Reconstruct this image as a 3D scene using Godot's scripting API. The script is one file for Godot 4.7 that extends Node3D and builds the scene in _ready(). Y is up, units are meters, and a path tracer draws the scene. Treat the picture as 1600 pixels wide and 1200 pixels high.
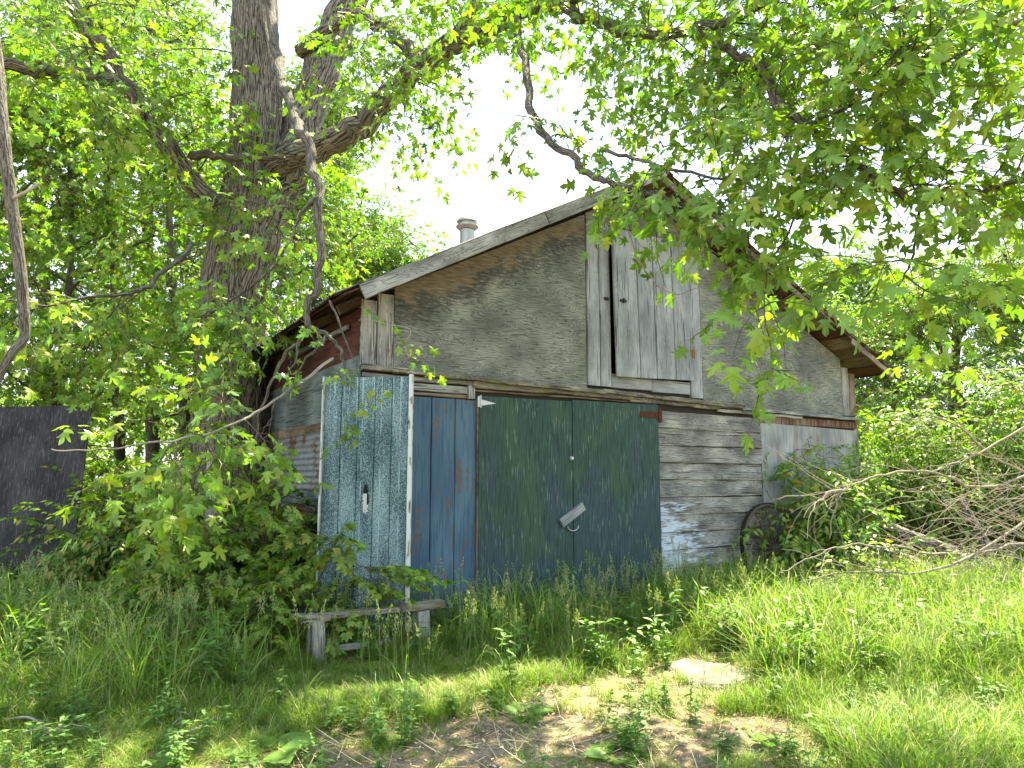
extends Node3D

var rng := RandomNumberGenerator.new()
var used := {}
var mats := {}
var leaf_meshes := []
var sprays := {}

# ------------------------------------------------------------------ mesh helpers
class Acc:
	var v := PackedVector3Array()
	var n := PackedVector3Array()
	var c := PackedColorArray()
	var u := PackedVector2Array()
	func tri(a: Vector3, b: Vector3, d: Vector3, col := Color.WHITE, ua := Vector2.ZERO, ub := Vector2.ZERO, ud := Vector2.ZERO, nn := Vector3.ZERO) -> void:
		# faces run clockwise seen from the side nn points to
		var g := (d - a).cross(b - a)
		if nn != Vector3.ZERO and g.dot(nn) < 0.0:
			var t := b; b = d; d = t
			var tu := ub; ub = ud; ud = tu
			g = -g
		g = g.normalized()
		v.append_array([a, b, d]); n.append_array([g, g, g]); c.append_array([col, col, col]); u.append_array([ua, ub, ud])
	func quad(a: Vector3, b: Vector3, d: Vector3, e: Vector3, nn: Vector3, uvs: Array, col := Color.WHITE) -> void:
		tri(a, b, d, col, uvs[0], uvs[1], uvs[2], nn)
		tri(a, d, e, col, uvs[0], uvs[2], uvs[3], nn)
	func box(lo: Vector3, hi: Vector3, off := Vector2.ZERO) -> void:
		for ax in 3:
			for s in 2:
				var nn := Vector3.ZERO
				nn[ax] = 1.0 if s else -1.0
				var b := (ax + 1) % 3
				var d := (ax + 2) % 3
				var pts := []
				for k in [[0, 0], [1, 0], [1, 1], [0, 1]]:
					var p := Vector3.ZERO
					p[ax] = hi[ax] if s else lo[ax]
					p[b] = hi[b] if k[0] else lo[b]
					p[d] = hi[d] if k[1] else lo[d]
					pts.append(p)
				var uv := []
				for p in pts:
					uv.append(off + (Vector2(p.x, p.z) if ax == 1 else (Vector2(p.y, p.z) if ax == 0 else Vector2(p.x, p.y))))
				quad(pts[0], pts[1], pts[2], pts[3], nn, uv)
	func tube(pts: PackedVector3Array, r: PackedFloat32Array, sides := 6, col := Color.WHITE, cap := true, rough := 0.0, nz: FastNoiseLite = null) -> void:
		var rings := []
		var t0 := (pts[1] - pts[0]).normalized()
		var side := t0.cross(Vector3.UP if absf(t0.y) < 0.9 else Vector3.RIGHT).normalized()
		var run := 0.0
		var runs := []
		for i in pts.size():
			var t := (pts[mini(i + 1, pts.size() - 1)] - pts[maxi(i - 1, 0)]).normalized()
			side = (side - t * side.dot(t)).normalized()
			var up := t.cross(side)
			if i > 0: run += pts[i].distance_to(pts[i - 1])
			runs.append(run)
			var ring := []
			for k in sides:
				var an := TAU * k / sides
				var dir := side * cos(an) + up * sin(an)
				var rr := r[i]
				if nz: rr *= 1.0 + rough * nz.get_noise_3d(cos(an) * 1.5, sin(an) * 1.5, run * 0.9) + rough * 0.6 * absf(nz.get_noise_3d(cos(an) * 6.0, sin(an) * 6.0, run * 1.1 + 40.0))
				ring.append([pts[i] + dir * rr, dir])
			rings.append(ring)
		for i in pts.size() - 1:
			for k in sides:
				var k2 := (k + 1) % sides
				var a: Vector3 = rings[i][k][0]; var b: Vector3 = rings[i][k2][0]; var d: Vector3 = rings[i + 1][k2][0]; var e: Vector3 = rings[i + 1][k][0]
				var na: Vector3 = rings[i][k][1]; var nb: Vector3 = rings[i][k2][1]; var nd: Vector3 = rings[i + 1][k2][1]; var ne: Vector3 = rings[i + 1][k][1]
				var per := TAU * r[0]
				var u0 := per * k / sides; var u1 := per * (k + 1) / sides
				var q := [a, b, d, a, d, e]
				var qn := [na, nb, nd, na, nd, ne]
				var qu := [Vector2(u0, runs[i]), Vector2(u1, runs[i]), Vector2(u1, runs[i + 1]), Vector2(u0, runs[i]), Vector2(u1, runs[i + 1]), Vector2(u0, runs[i + 1])]
				if (d - a).cross(b - a).dot(na) < 0.0:
					q = [a, d, b, a, e, d]; qn = [na, nd, nb, na, ne, nd]; qu = [qu[0], qu[2], qu[1], qu[0], qu[5], qu[2]]
				for j in 6:
					v.append(q[j]); n.append(qn[j]); u.append(qu[j]); c.append(col)
		if cap:
			for e in [[0, -1.0], [pts.size() - 1, 1.0]]:
				var i: int = e[0]
				var t: Vector3 = (pts[mini(i + 1, pts.size() - 1)] - pts[maxi(i - 1, 0)]).normalized() * e[1]
				for k in range(1, sides - 1):
					tri(rings[i][0][0], rings[i][k][0], rings[i][k + 1][0], col, Vector2.ZERO, Vector2(r[i], 0), Vector2(0, r[i]), t)
	func add(o: Acc, x: Transform3D, tint := Color.WHITE) -> void:
		for p in o.v: v.append(x * p)
		for p in o.n: n.append((x.basis * p).normalized())
		for k in o.c: c.append(k * tint)
		u.append_array(o.u)
	func mesh(normals := true, colors := true, uvs := true) -> ArrayMesh:
		var a := []
		a.resize(Mesh.ARRAY_MAX)
		a[Mesh.ARRAY_VERTEX] = v
		if normals: a[Mesh.ARRAY_NORMAL] = n
		if colors: a[Mesh.ARRAY_COLOR] = c
		if uvs: a[Mesh.ARRAY_TEX_UV] = u
		var m := ArrayMesh.new()
		m.add_surface_from_arrays(Mesh.PRIMITIVE_TRIANGLES, a)
		return m

func smooth(acc: Acc) -> ArrayMesh:
	var st := SurfaceTool.new()
	st.begin(Mesh.PRIMITIVE_TRIANGLES)
	st.set_smooth_group(0)
	for i in acc.v.size():
		st.set_uv(acc.u[i]); st.set_color(acc.c[i]); st.add_vertex(acc.v[i])
	st.generate_normals()
	return st.commit()

func numbered(called: String) -> String:
	var k: int = used.get(called, 0)
	used[called] = k + 1
	return called if k == 0 else "%s_%03d" % [called, k]

func tag(o: Node3D, label: String, category := "", group := "", kind := "") -> void:
	if label: o.set_meta("label", label)
	if category: o.set_meta("category", category)
	if group: o.set_meta("group", group)
	if kind: o.set_meta("kind", kind)

func thing(called: String, label: String, category: String, at := Vector3.ZERO, turn := 0.0, group := "") -> Node3D:
	var o := Node3D.new()
	o.name = numbered(called)
	add_child(o)
	o.position = at
	o.rotation.y = turn
	tag(o, label, category, group)
	return o

func part(parent: Node3D, called: String, m: Mesh, mat: Material, x := Transform3D()) -> MeshInstance3D:
	var o := MeshInstance3D.new()
	o.name = numbered(called) if parent == self else called
	o.mesh = m
	o.material_override = mat
	o.transform = x
	parent.add_child(o, true)
	return o

func at(p: Vector3, r := Vector3.ZERO) -> Transform3D:
	return Transform3D(Basis.from_euler(r), p)

# a sawn board: length along x, width along y, thickness along z, back face on z = 0, edges worn and slightly uneven
func board(length: float, width: float, thick: float, seed_: int, wear := 0.004, off := Vector2(-1, -1), skew := 0.0) -> ArrayMesh:
	var r := RandomNumberGenerator.new()
	r.seed = seed_ * 7919 + 13
	var acc := Acc.new()
	if off.x < 0.0: off = Vector2(r.randf() * maxf(0.05, 2.9 - length), r.randf() * maxf(0.02, 1.45 - width))
	var seg := clampi(int(length / 0.18), 2, 14)
	var ch := minf(0.006, thick * 0.25)
	var secs := []
	for i in seg + 1:
		var x := length * i / seg
		if i == 0: x += r.randf() * wear
		if i == seg: x -= r.randf() * wear
		var lo := r.randf_range(0, wear)
		var hi := width - r.randf_range(0, wear) + skew * i / seg
		var t := thick + r.randf_range(-wear, wear) * 0.5
		secs.append([Vector3(x, lo, 0), Vector3(x, lo, t - ch), Vector3(x, lo + ch, t), Vector3(x, hi - ch, t), Vector3(x, hi, t - ch), Vector3(x, hi, 0)])
	for i in seg:
		for k in 5:
			var a: Vector3 = secs[i][k]; var b: Vector3 = secs[i][k + 1]; var d: Vector3 = secs[i + 1][k + 1]; var e: Vector3 = secs[i + 1][k]
			var nn := Vector3(0, -1, 0.01) if k == 0 else (Vector3(0, 1, 0.01) if k == 4 else Vector3(0, -1 if k == 1 else (1 if k == 3 else 0), 1))
			var uv := []
			for p: Vector3 in [a, b, d, e]:
				uv.append(off + Vector2(p.x, p.y + (p.z - thick if k == 4 or k == 0 else 0.0)))
			acc.quad(a, b, d, e, nn, uv)
	for e in [0, seg]:
		var nn := Vector3(-1 if e == 0 else 1, 0, 0)
		for k in range(1, 5):
			var p0: Vector3 = secs[e][0]; var p1: Vector3 = secs[e][k]; var p2: Vector3 = secs[e][k + 1]
			acc.tri(p0, p1, p2, Color.WHITE, off, off + Vector2(p1.z, p1.y), off + Vector2(p2.z, p2.y), nn)
	return acc.mesh(true, false)

# a sheet cut to a convex outline in x-y, from z0 to z1; texture coordinates are metres from uv0
func sheet(pts: Array, z0: float, z1: float, uv0 := Vector2.ZERO) -> ArrayMesh:
	var acc := Acc.new()
	var mid := Vector2.ZERO
	for p: Vector2 in pts: mid += p / pts.size()
	for i in pts.size():
		var a: Vector2 = pts[i]
		var b: Vector2 = pts[(i + 1) % pts.size()]
		acc.tri(Vector3(mid.x, mid.y, z1), Vector3(a.x, a.y, z1), Vector3(b.x, b.y, z1), Color.WHITE, mid - uv0, a - uv0, b - uv0, Vector3(0, 0, 1))
		acc.tri(Vector3(mid.x, mid.y, z0), Vector3(a.x, a.y, z0), Vector3(b.x, b.y, z0), Color.WHITE, mid - uv0, a - uv0, b - uv0, Vector3(0, 0, -1))
		var o := (a + b) / 2 - mid
		acc.quad(Vector3(a.x, a.y, z0), Vector3(b.x, b.y, z0), Vector3(b.x, b.y, z1), Vector3(a.x, a.y, z1), Vector3(o.x, o.y, 0), [a - uv0, b - uv0, b - uv0, a - uv0])
	return acc.mesh(true, false)

# corrugated sheet: waves across x, length along y, crests on +z
func corrugated(width: float, length: float, pitch := 0.076, amp := 0.009, seed_ := 1) -> ArrayMesh:
	var acc := Acc.new()
	var r := RandomNumberGenerator.new()
	r.seed = seed_
	var cols := int(width / pitch * 6)
	var rows := 5
	var off := Vector2(r.randf(), r.randf())
	var bend := []
	for j in rows + 1: bend.append(r.randf_range(-0.008, 0.008))
	for i in cols:
		for j in rows:
			var p := []
			for k in [[0, 0], [1, 0], [1, 1], [0, 1]]:
				var x: float = width * (i + k[0]) / cols
				var y: float = length * (j + k[1]) / rows
				p.append(Vector3(x, y, amp * sin(x / pitch * TAU) + bend[j + k[1]]))
			acc.quad(p[0], p[1], p[2], p[3], Vector3(0, 0, 1), [off + Vector2(p[0].x, p[0].y), off + Vector2(p[1].x, p[1].y), off + Vector2(p[2].x, p[2].y), off + Vector2(p[3].x, p[3].y)])
	return smooth(acc)

func lathe(profile: Array, sides := 24) -> ArrayMesh:
	var acc := Acc.new()
	for i in profile.size() - 1:
		for k in sides:
			var a0 := TAU * k / sides
			var a1 := TAU * (k + 1) / sides
			var p: Vector2 = profile[i]
			var q: Vector2 = profile[i + 1]
			var d0 := Vector3(cos(a0), 0, sin(a0))
			var d1 := Vector3(cos(a1), 0, sin(a1))
			var nn := (d0 + d1) * (q.y - p.y) - Vector3.UP * (q.x - p.x) * 2.0
			acc.quad(d0 * p.x + Vector3.UP * p.y, d1 * p.x + Vector3.UP * p.y, d1 * q.x + Vector3.UP * q.y, d0 * q.x + Vector3.UP * q.y, nn, [Vector2(a0 * 0.1, p.y), Vector2(a1 * 0.1, p.y), Vector2(a1 * 0.1, q.y), Vector2(a0 * 0.1, q.y)])
	return acc.mesh(true, false)

# ------------------------------------------------------------------ textures and materials
func noise(seed_: int, octaves := 3) -> FastNoiseLite:
	var f := FastNoiseLite.new()
	f.noise_type = FastNoiseLite.TYPE_SIMPLEX_SMOOTH
	f.seed = seed_
	f.frequency = 1.0
	f.fractal_octaves = octaves
	f.fractal_type = FastNoiseLite.FRACTAL_FBM if octaves > 1 else FastNoiseLite.FRACTAL_NONE
	return f

# fn(u, v) in metres from the lower left corner gives an sRGB colour whose alpha is the height of the relief
func surface(w: int, h: int, metres: Vector2, fn: Callable, rough: float, relief: float, metal := 0.0) -> StandardMaterial3D:
	var rgb := PackedByteArray()
	var hh := PackedByteArray()
	rgb.resize(w * h * 3)
	hh.resize(w * h)
	var i := 0
	for y in h:
		var vv := (1.0 - (y + 0.5) / h) * metres.y
		for x in w:
			var k: Color = fn.call((x + 0.5) / w * metres.x, vv)
			rgb[i * 3] = clampi(int(k.r * 255.0), 0, 255)
			rgb[i * 3 + 1] = clampi(int(k.g * 255.0), 0, 255)
			rgb[i * 3 + 2] = clampi(int(k.b * 255.0), 0, 255)
			hh[i] = clampi(int(k.a * 255.0), 0, 255)
			i += 1
	var im := Image.create_from_data(w, h, false, Image.FORMAT_RGB8, rgb)
	var ih := Image.create_from_data(w, h, false, Image.FORMAT_L8, hh)
	var m := StandardMaterial3D.new()
	m.albedo_texture = ImageTexture.create_from_image(im)
	m.roughness = rough
	m.metallic = metal
	m.metallic_specular = 0.35
	m.heightmap_enabled = relief > 0.0
	if relief > 0.0:
		m.heightmap_texture = ImageTexture.create_from_image(ih)
		m.heightmap_scale = relief
	# v runs up in metres while pictures run down
	m.uv1_scale = Vector3(1.0 / metres.x, -1.0 / metres.y, 1)
	m.uv1_offset = Vector3(0, 1, 0)
	return m

func plain(col: Color, rough := 0.8, metal := 0.0) -> StandardMaterial3D:
	var m := StandardMaterial3D.new()
	m.albedo_color = col
	m.roughness = rough
	m.metallic = metal
	m.metallic_specular = 0.35
	return m

func leaf_material(back: Color, rough := 0.5) -> StandardMaterial3D:
	var m := StandardMaterial3D.new()
	m.vertex_color_use_as_albedo = true
	m.roughness = rough
	m.metallic_specular = 0.4
	m.backlight_enabled = true
	m.backlight = back
	m.cull_mode = BaseMaterial3D.CULL_DISABLED
	return m

func make_materials() -> void:
	var n1 := noise(11, 3); var n2 := noise(12, 2); var n3 := noise(13, 2); var n4 := noise(14, 3); var n5 := noise(15, 1)
	var wood := func(u: float, v: float, dark: Color, light: Color, ring: float) -> Color:
		var g := n1.get_noise_2d(u * 3.0, v * 70.0) * 0.5 + 0.5
		var w := n2.get_noise_2d(u * 0.7, v * 5.5)
		var f := fposmod(w * 7.0, 1.0)
		var late := smoothstep(0.55, 0.95, f) * (1.0 - smoothstep(0.95, 1.0, f))
		var st := n4.get_noise_2d(u * 1.3 + 30.0, v * 2.6)
		var crack := smoothstep(0.42, 0.6, n3.get_noise_2d(u * 1.1 + 9.0, v * 48.0))
		var t := clampf(0.56 + (g - 0.5) * 0.6 + st * 0.6 - late * ring * 0.7, 0.0, 1.0)
		var k := dark.lerp(light, t)
		k = k.lerp(Color(0.1, 0.095, 0.09), crack * 0.75)
		k.a = clampf(0.6 + (g - 0.5) * 0.4 - late * 0.25 * ring - crack * 0.5, 0.0, 1.0)
		return k
	mats.board = surface(1024, 512, Vector2(3, 1.5), func(u, v): return wood.call(u, v, Color(0.34, 0.34, 0.32), Color(0.66, 0.66, 0.62), 0.55), 0.85, 0.15)
	mats.board_pale = surface(768, 384, Vector2(3, 1.5), func(u, v): return wood.call(u + 40.0, v + 7.0, Color(0.4, 0.415, 0.41), Color(0.62, 0.635, 0.625), 0.35), 0.85, 0.1)
	mats.board_warm = surface(512, 256, Vector2(3, 1.5), func(u, v): return wood.call(u + 80.0, v + 17.0, Color(0.3, 0.25, 0.2), Color(0.6, 0.54, 0.45), 0.5), 0.85, 0.35)
	mats.board_mossy = surface(512, 256, Vector2(3, 1.5), func(u, v):
		var k: Color = wood.call(u + 20.0, v + 27.0, Color(0.26, 0.25, 0.22), Color(0.62, 0.59, 0.52), 0.5)
		var moss := smoothstep(0.22, 0.42, n4.get_noise_2d(u * 4.0 + 3.0, v * 9.0))
		return k.lerp(Color(0.36, 0.38, 0.17, k.a), moss * 0.55), 0.9, 0.5)
	# rotary-cut plywood with weathered veneer; under the roof edge the veneer is still brown
	var ply := func(u: float, v: float) -> Color:
		var w := n2.get_noise_2d(u * 0.8 + 3.0, v * 3.2)
		var f := fposmod(w * 11.0, 1.0)
		var late := smoothstep(0.35, 0.9, f) * (1.0 - smoothstep(0.9, 1.0, f))
		var g := n1.get_noise_2d(u * 5.0, v * 90.0)
		var check := smoothstep(0.3, 0.48, n3.get_noise_2d(u * 4.0, v * 60.0))
		var st := n4.get_noise_2d(u * 1.1 + 50.0, v * 1.5)
		var t := clampf(0.5 + g * 0.45 - late * 0.35 + st * 0.6, 0.0, 1.0)
		var k := Color(0.33, 0.345, 0.31).lerp(Color(0.585, 0.595, 0.535), t)
		k = k.lerp(Color(0.2, 0.2, 0.18), check * 0.6)
		var nu := fposmod(u + 0.07, 0.4) - 0.2
		var nv := fposmod(v + n5.get_noise_2d(floorf(u / 0.4), 3.0) * 0.1, 0.3) - 0.15
		if nu * nu + nv * nv < 0.00005: k = Color(0.1, 0.08, 0.07)
		k.a = clampf(0.6 + g * 0.25 - late * 0.2 - check * 0.4, 0.0, 1.0)
		return k
	mats.ply_left = surface(896, 720, Vector2(2.5, 2.0), func(u, v):
		var k: Color = ply.call(u, v)
		# distance below the rake of the roof, broken up by the weather line's own ragged edge
		var d: float = 0.86 + u * 0.535 - v + n4.get_noise_2d(u * 2.2, v * 2.2) * 0.16 + n1.get_noise_2d(u * 6.0, v * 24.0) * 0.1
		var b := 1.0 - smoothstep(0.2, 0.3, d)
		var black := smoothstep(0.16, 0.28, d) * (1.0 - smoothstep(0.3, 0.55, d)) * (0.5 + n3.get_noise_2d(u * 9.0, v * 30.0))
		k = k.lerp(Color(0.16, 0.155, 0.14, k.a), clampf(black, 0.0, 0.42))
		var br := Color(0.36, 0.32, 0.25).lerp(Color(0.56, 0.5, 0.4), clampf(0.5 + n1.get_noise_2d(u * 5.0, v * 60.0), 0.0, 1.0))
		br.a = k.a
		return k.lerp(br, b * 0.8), 0.88, 0.2)
	mats.ply = surface(768, 512, Vector2(3.1, 2.1), func(u, v): return ply.call(u + 7.0, v + 11.0), 0.88, 0.3)
	# dark green paint over plywood doors, worn along the grain, with blue-grey repainting low down
	mats.green = surface(704, 640, Vector2(2.6, 2.5), func(u, v):
		var g := n1.get_noise_2d(u * 60.0, v * 2.5)
		var big := n4.get_noise_2d(u * 1.6 + 2.0, v * 1.1)
		var blue := smoothstep(0.3, -0.3, (v - 0.95) * 0.45 - (0.22 if u > 1.24 else -0.12) + big * 0.8 + n4.get_noise_2d(floorf(u / 0.21) * 3.7, v * 0.6) * 0.35)
		var k := Color(0.18, 0.27, 0.235).lerp(Color(0.2, 0.265, 0.28), blue)
		k = k.lerp(Color(0.29, 0.35, 0.22), clampf(big * 1.2 - 0.05 - blue * 0.5 - (0.25 if u > 1.24 else 0.0), 0.0, 0.35))
		k = k.lerp(Color(0.07, 0.12, 0.1), clampf(-g * 0.8, 0.0, 0.55)).lerp(Color(0.27, 0.36, 0.3), clampf(g * 0.65, 0.0, 0.5))
		var flake := smoothstep(0.4, 0.6, n3.get_noise_2d(u * 50.0 + 5.0, v * 3.2)) * smoothstep(-0.1, 0.25, n4.get_noise_2d(u * 2.4 + 70.0, v * 2.0) + 0.14)
		k = k.lerp(Color(0.55, 0.6, 0.55), flake * 0.55)
		k.a = clampf(0.5 + g * 0.3 - flake * 0.4, 0.0, 1.0)
		return k, 0.75, 0.2)
	mats.blue = surface(512, 320, Vector2(2.4, 1.3), func(v, w):
		var u: float = 1.3 - w
		var g := n1.get_noise_2d(u * 30.0 + 4.0, v * 1.6)
		var big := n4.get_noise_2d(u * 2.2 + 12.0, v * 0.9)
		var k := Color(0.22, 0.33, 0.4).lerp(Color(0.28, 0.39, 0.44), clampf(0.5 + big * 1.3, 0.0, 1.0))
		k = k.lerp(Color(0.18, 0.26, 0.35), smoothstep(0.0, 0.4, g) * 0.6)
		var rust := smoothstep(0.3, 0.44, n3.get_noise_2d(u * 9.0 + 21.0, v * 1.1)) * smoothstep(-0.1, 0.25, n1.get_noise_2d(u * 30.0, v * 14.0) + 0.1)
		var edge := fposmod(u, 0.25)
		rust = maxf(rust, (1.0 - smoothstep(0.004, 0.016, edge)) * smoothstep(0.0, 0.3, n4.get_noise_2d(u, v * 3.0) + 0.15))
		k = k.lerp(Color(0.42, 0.27, 0.17), rust * 0.75)
		k.a = 0.5 + g * 0.2 - rust * 0.2
		return k, 0.55, 0.08)
	# old white paint flaked to a fine speckle over dark teal, with drips from the top
	mats.speckle = surface(1024, 448, Vector2(2.5, 0.9), func(v, w):
		var u: float = 0.9 - w
		var s := n3.get_noise_2d(u * 85.0, v * 75.0) * 0.8 + n1.get_noise_2d(u * 30.0 + 8.0, v * 22.0) * 0.35
		var big := n4.get_noise_2d(u * 3.0 + 40.0, v * 1.0)
		var drip := smoothstep(0.25, 0.5, n2.get_noise_2d(u * 28.0 + 2.0, v * 1.2)) * smoothstep(1.7, 2.5, v)
		var white := clampf(smoothstep(-0.2, 0.3, s + big * 0.35 - 0.02) * 0.72 + drip * 0.5, 0.0, 1.0)
		var seam := absf(fposmod(u, 0.178) - 0.006)
		white = maxf(white, (1.0 - smoothstep(0.002, 0.006, seam)) * 0.85 * smoothstep(-0.3, 0.1, n1.get_noise_2d(u, v * 3.0)))
		var base := Color(0.16, 0.25, 0.265).lerp(Color(0.26, 0.36, 0.365), clampf(0.5 + big, 0.0, 1.0))
		var k := base.lerp(Color(0.62, 0.7, 0.7), white)
		var px := (u - 0.415) / 0.028
		var py: float = (v - 1.33) / 0.13
		if px * px + py * py < 1.0 + n1.get_noise_2d(u * 40.0, v * 40.0) * 0.8:
			k = Color(0.68, 0.69, 0.64) if v < 1.38 and not (u > 0.425 and v > 1.28) else Color(0.05, 0.05, 0.05)
		k.a = 0.4 + white * 0.3
		return k, 0.6, 0.1)
	mats.siding = surface(512, 640, Vector2(1.95, 2.4), func(u, v):
		var row := floorf(v / 0.211)
		var k: Color = wood.call(u + row * 5.0, v + row * 3.3, Color(0.31, 0.31, 0.29), Color(0.64, 0.63, 0.58), 0.6)
		var reach: float = 0.62 - absf(v - 0.62) * 0.55 - u * 0.72
		var p := smoothstep(-0.05, 0.5, reach + n4.get_noise_2d(u * 2.2, v * 9.0) * 0.6 + n1.get_noise_2d(u * 6.0, v * 60.0) * 0.55)
		if v > 1.2: p *= 0.25
		k = k.lerp(Color(0.74, 0.79, 0.84, k.a), p * 0.8)
		if u < 0.16 + n4.get_noise_2d(u * 8.0, v * 8.0) * 0.05 and v > 0.13 and v < 0.33: k = k.lerp(Color(0.55, 0.2, 0.22, k.a), 0.7)
		return k, 0.88, 0.15)
	mats.rust = surface(512, 384, Vector2(2.0, 1.5), func(u, v):
		var a := n4.get_noise_2d(u * 2.5, v * 2.5)
		var b := n1.get_noise_2d(u * 12.0 + 3.0, v * 9.0)
		var t := smoothstep(-0.25, 0.3, a + b * 0.5)
		var k := Color(0.42, 0.44, 0.43).lerp(Color(0.32, 0.16, 0.1), t)
		return Color(k.r + b * 0.08, k.g + b * 0.06, k.b + b * 0.05, 0.5 + b * 0.3), 0.7, 0.05, 0.15)
	mats.zinc = surface(512, 384, Vector2(2.0, 1.5), func(u, v):
		var a := n4.get_noise_2d(u * 2.0 + 9.0, v * 2.0)
		var b := n1.get_noise_2d(u * 10.0 + 33.0, v * 14.0)
		var t := smoothstep(0.2, 0.5, a + b * 0.4)
		var k := Color(0.5, 0.52, 0.52).lerp(Color(0.36, 0.22, 0.15), t * 0.85)
		return Color(k.r + b * 0.1, k.g + b * 0.1, k.b + b * 0.1, 0.5 + b * 0.3), 0.6, 0.05, 0.3)
	mats.red_board = surface(512, 256, Vector2(3, 1.5), func(u, v): return wood.call(u + 60.0, v + 47.0, Color(0.2, 0.12, 0.1), Color(0.4, 0.25, 0.2), 0.4), 0.85, 0.35)
	mats.teal_board = surface(512, 256, Vector2(3, 1.5), func(u, v): return wood.call(u + 10.0, v + 67.0, Color(0.27, 0.31, 0.31), Color(0.5, 0.55, 0.54), 0.3), 0.85, 0.12)
	mats.tar_ply = surface(384, 512, Vector2(1.8, 2.5), func(u, v):
		var g := n1.get_noise_2d(u * 45.0, v * 3.0)
		var s := n4.get_noise_2d(u * 2.0 + 5.0, v * 2.0)
		var scratch := smoothstep(0.38, 0.5, n3.get_noise_2d(u * 50.0, v * 5.0))
		var k := Color(0.14, 0.142, 0.145).lerp(Color(0.27, 0.27, 0.265), clampf(0.4 + g * 0.5 + s * 0.7, 0.0, 1.0)).lerp(Color(0.45, 0.45, 0.44), scratch * 0.5)
		k.a = 0.5 + g * 0.3
		return k, 0.85, 0.2)
	# furrowed bark: long plates parted by dark cracks
	var bark := func(u: float, v: float, dark: Color, light: Color) -> Color:
		var w := n2.get_noise_2d(u * 3.0, v * 1.6) * 0.05
		var r := absf(n5.get_noise_2d((u + w) * 13.0, v * 1.15)) * 1.1
		r = minf(r, absf(n5.get_noise_2d((u - w) * 24.0 + 40.0, v * 2.3)) * 1.5 + 0.05)
		var g := n1.get_noise_2d(u * 34.0, v * 9.0)
		var t := smoothstep(0.03, 0.3, r)
		var lichen := smoothstep(0.3, 0.45, n4.get_noise_2d(u * 7.0 + 60.0, v * 5.0))
		var k := dark.lerp(light, clampf(t * 0.8 + g * 0.35, 0.0, 1.0)).lerp(Color(0.52, 0.54, 0.46), lichen * 0.35)
		k.a = clampf(t * 0.75 + g * 0.2 + 0.1, 0.0, 1.0)
		return k
	mats.bark = surface(640, 640, Vector2(3.0, 3.0), func(u, v): return bark.call(u, v, Color(0.19, 0.17, 0.145), Color(0.57, 0.54, 0.48)), 0.92, 2.2)
	mats.branch = surface(256, 256, Vector2(1.0, 1.0), func(u, v): return bark.call(u * 2.5, v * 1.6, Color(0.2, 0.18, 0.15), Color(0.44, 0.42, 0.37)), 0.9, 0.9)
	mats.grey_wood = surface(384, 384, Vector2(1.5, 1.5), func(u, v): return wood.call(v, u, Color(0.36, 0.34, 0.31), Color(0.66, 0.63, 0.57), 0.4), 0.9, 0.35)
	mats.soil = surface(1024, 1024, Vector2(5.0, 5.0), func(u, v):
		var a := n4.get_noise_2d(u * 1.4, v * 1.4)
		var b := n1.get_noise_2d(u * 16.0, v * 16.0)
		var d := n3.get_noise_2d(u * 55.0, v * 55.0)
		var straw := smoothstep(0.24, 0.42, n3.get_noise_2d(u * 60.0 + v * 25.0, v * 14.0 - u * 6.0))
		var k := Color(0.34, 0.29, 0.22).lerp(Color(0.56, 0.5, 0.4), clampf(0.5 + a * 0.7 + b * 0.6, 0.0, 1.0))
		k = k.lerp(Color(0.62, 0.55, 0.42), straw * 0.7).lerp(Color(0.17, 0.14, 0.1), smoothstep(0.25, 0.5, d) * 0.5)
		k = k.lerp(Color(0.2, 0.26, 0.09), smoothstep(0.1, 0.5, a) * 0.25)
		k.a = clampf(0.5 + b * 0.3 + d * 0.25 + straw * 0.2, 0.0, 1.0)
		return k, 0.95, 2.0)
	mats.stone = surface(256, 256, Vector2(1.0, 1.0), func(u, v):
		var a := n4.get_noise_2d(u * 3.0, v * 3.0)
		var b := n1.get_noise_2d(u * 30.0, v * 30.0)
		return Color(0.47 + a * 0.08 + b * 0.06, 0.45 + a * 0.08 + b * 0.06, 0.41 + a * 0.08 + b * 0.06, 0.5 + b * 0.4), 0.95, 0.8)
	mats.pale_wood_grain = mats.board_pale
	mats.pale_sheet = surface(384, 384, Vector2(2.3, 2.35), func(u, v):
		var a := n4.get_noise_2d(u * 1.6 + 90.0, v * 1.6)
		var b := n1.get_noise_2d(u * 26.0 + 14.0, v * 2.0)
		var k := Color(0.44, 0.45, 0.43).lerp(Color(0.6, 0.61, 0.59), clampf(0.5 + a * 0.7 + b * 0.5, 0.0, 1.0))
		var rust := smoothstep(0.28, 0.5, n3.get_noise_2d(u * 3.0 + 50.0, v * 1.5) - (2.2 - v) * 0.12)
		k = k.lerp(Color(0.42, 0.34, 0.27), rust * 0.35)
		k.a = 0.5 + b * 0.3
		return k, 0.75, 0.08)
	mats.rust_strip = surface(512, 64, Vector2(3.0, 1.5), func(u, v):
		var b := n1.get_noise_2d(u * 40.0 + 14.0, v * 4.0)
		var k := Color(0.3, 0.19, 0.14).lerp(Color(0.5, 0.42, 0.35), clampf(0.5 + b * 1.2 + n4.get_noise_2d(u * 2.0, v) * 0.6, 0.0, 1.0))
		k.a = 0.5 + b * 0.3
		return k, 0.85, 0.2)
	mats.white_wood = surface(512, 128, Vector2(3.0, 1.5), func(u, v):
		var k: Color = wood.call(u, v, Color(0.34, 0.33, 0.3), Color(0.55, 0.54, 0.5), 0.4)
		return k.lerp(Color(0.74, 0.76, 0.73, k.a), smoothstep(-0.42, -0.2, n1.get_noise_2d(u * 4.0, v * 18.0))), 0.8, 0.2)
	mats.iron = plain(Color(0.2, 0.17, 0.15), 0.7, 0.3)
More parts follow.
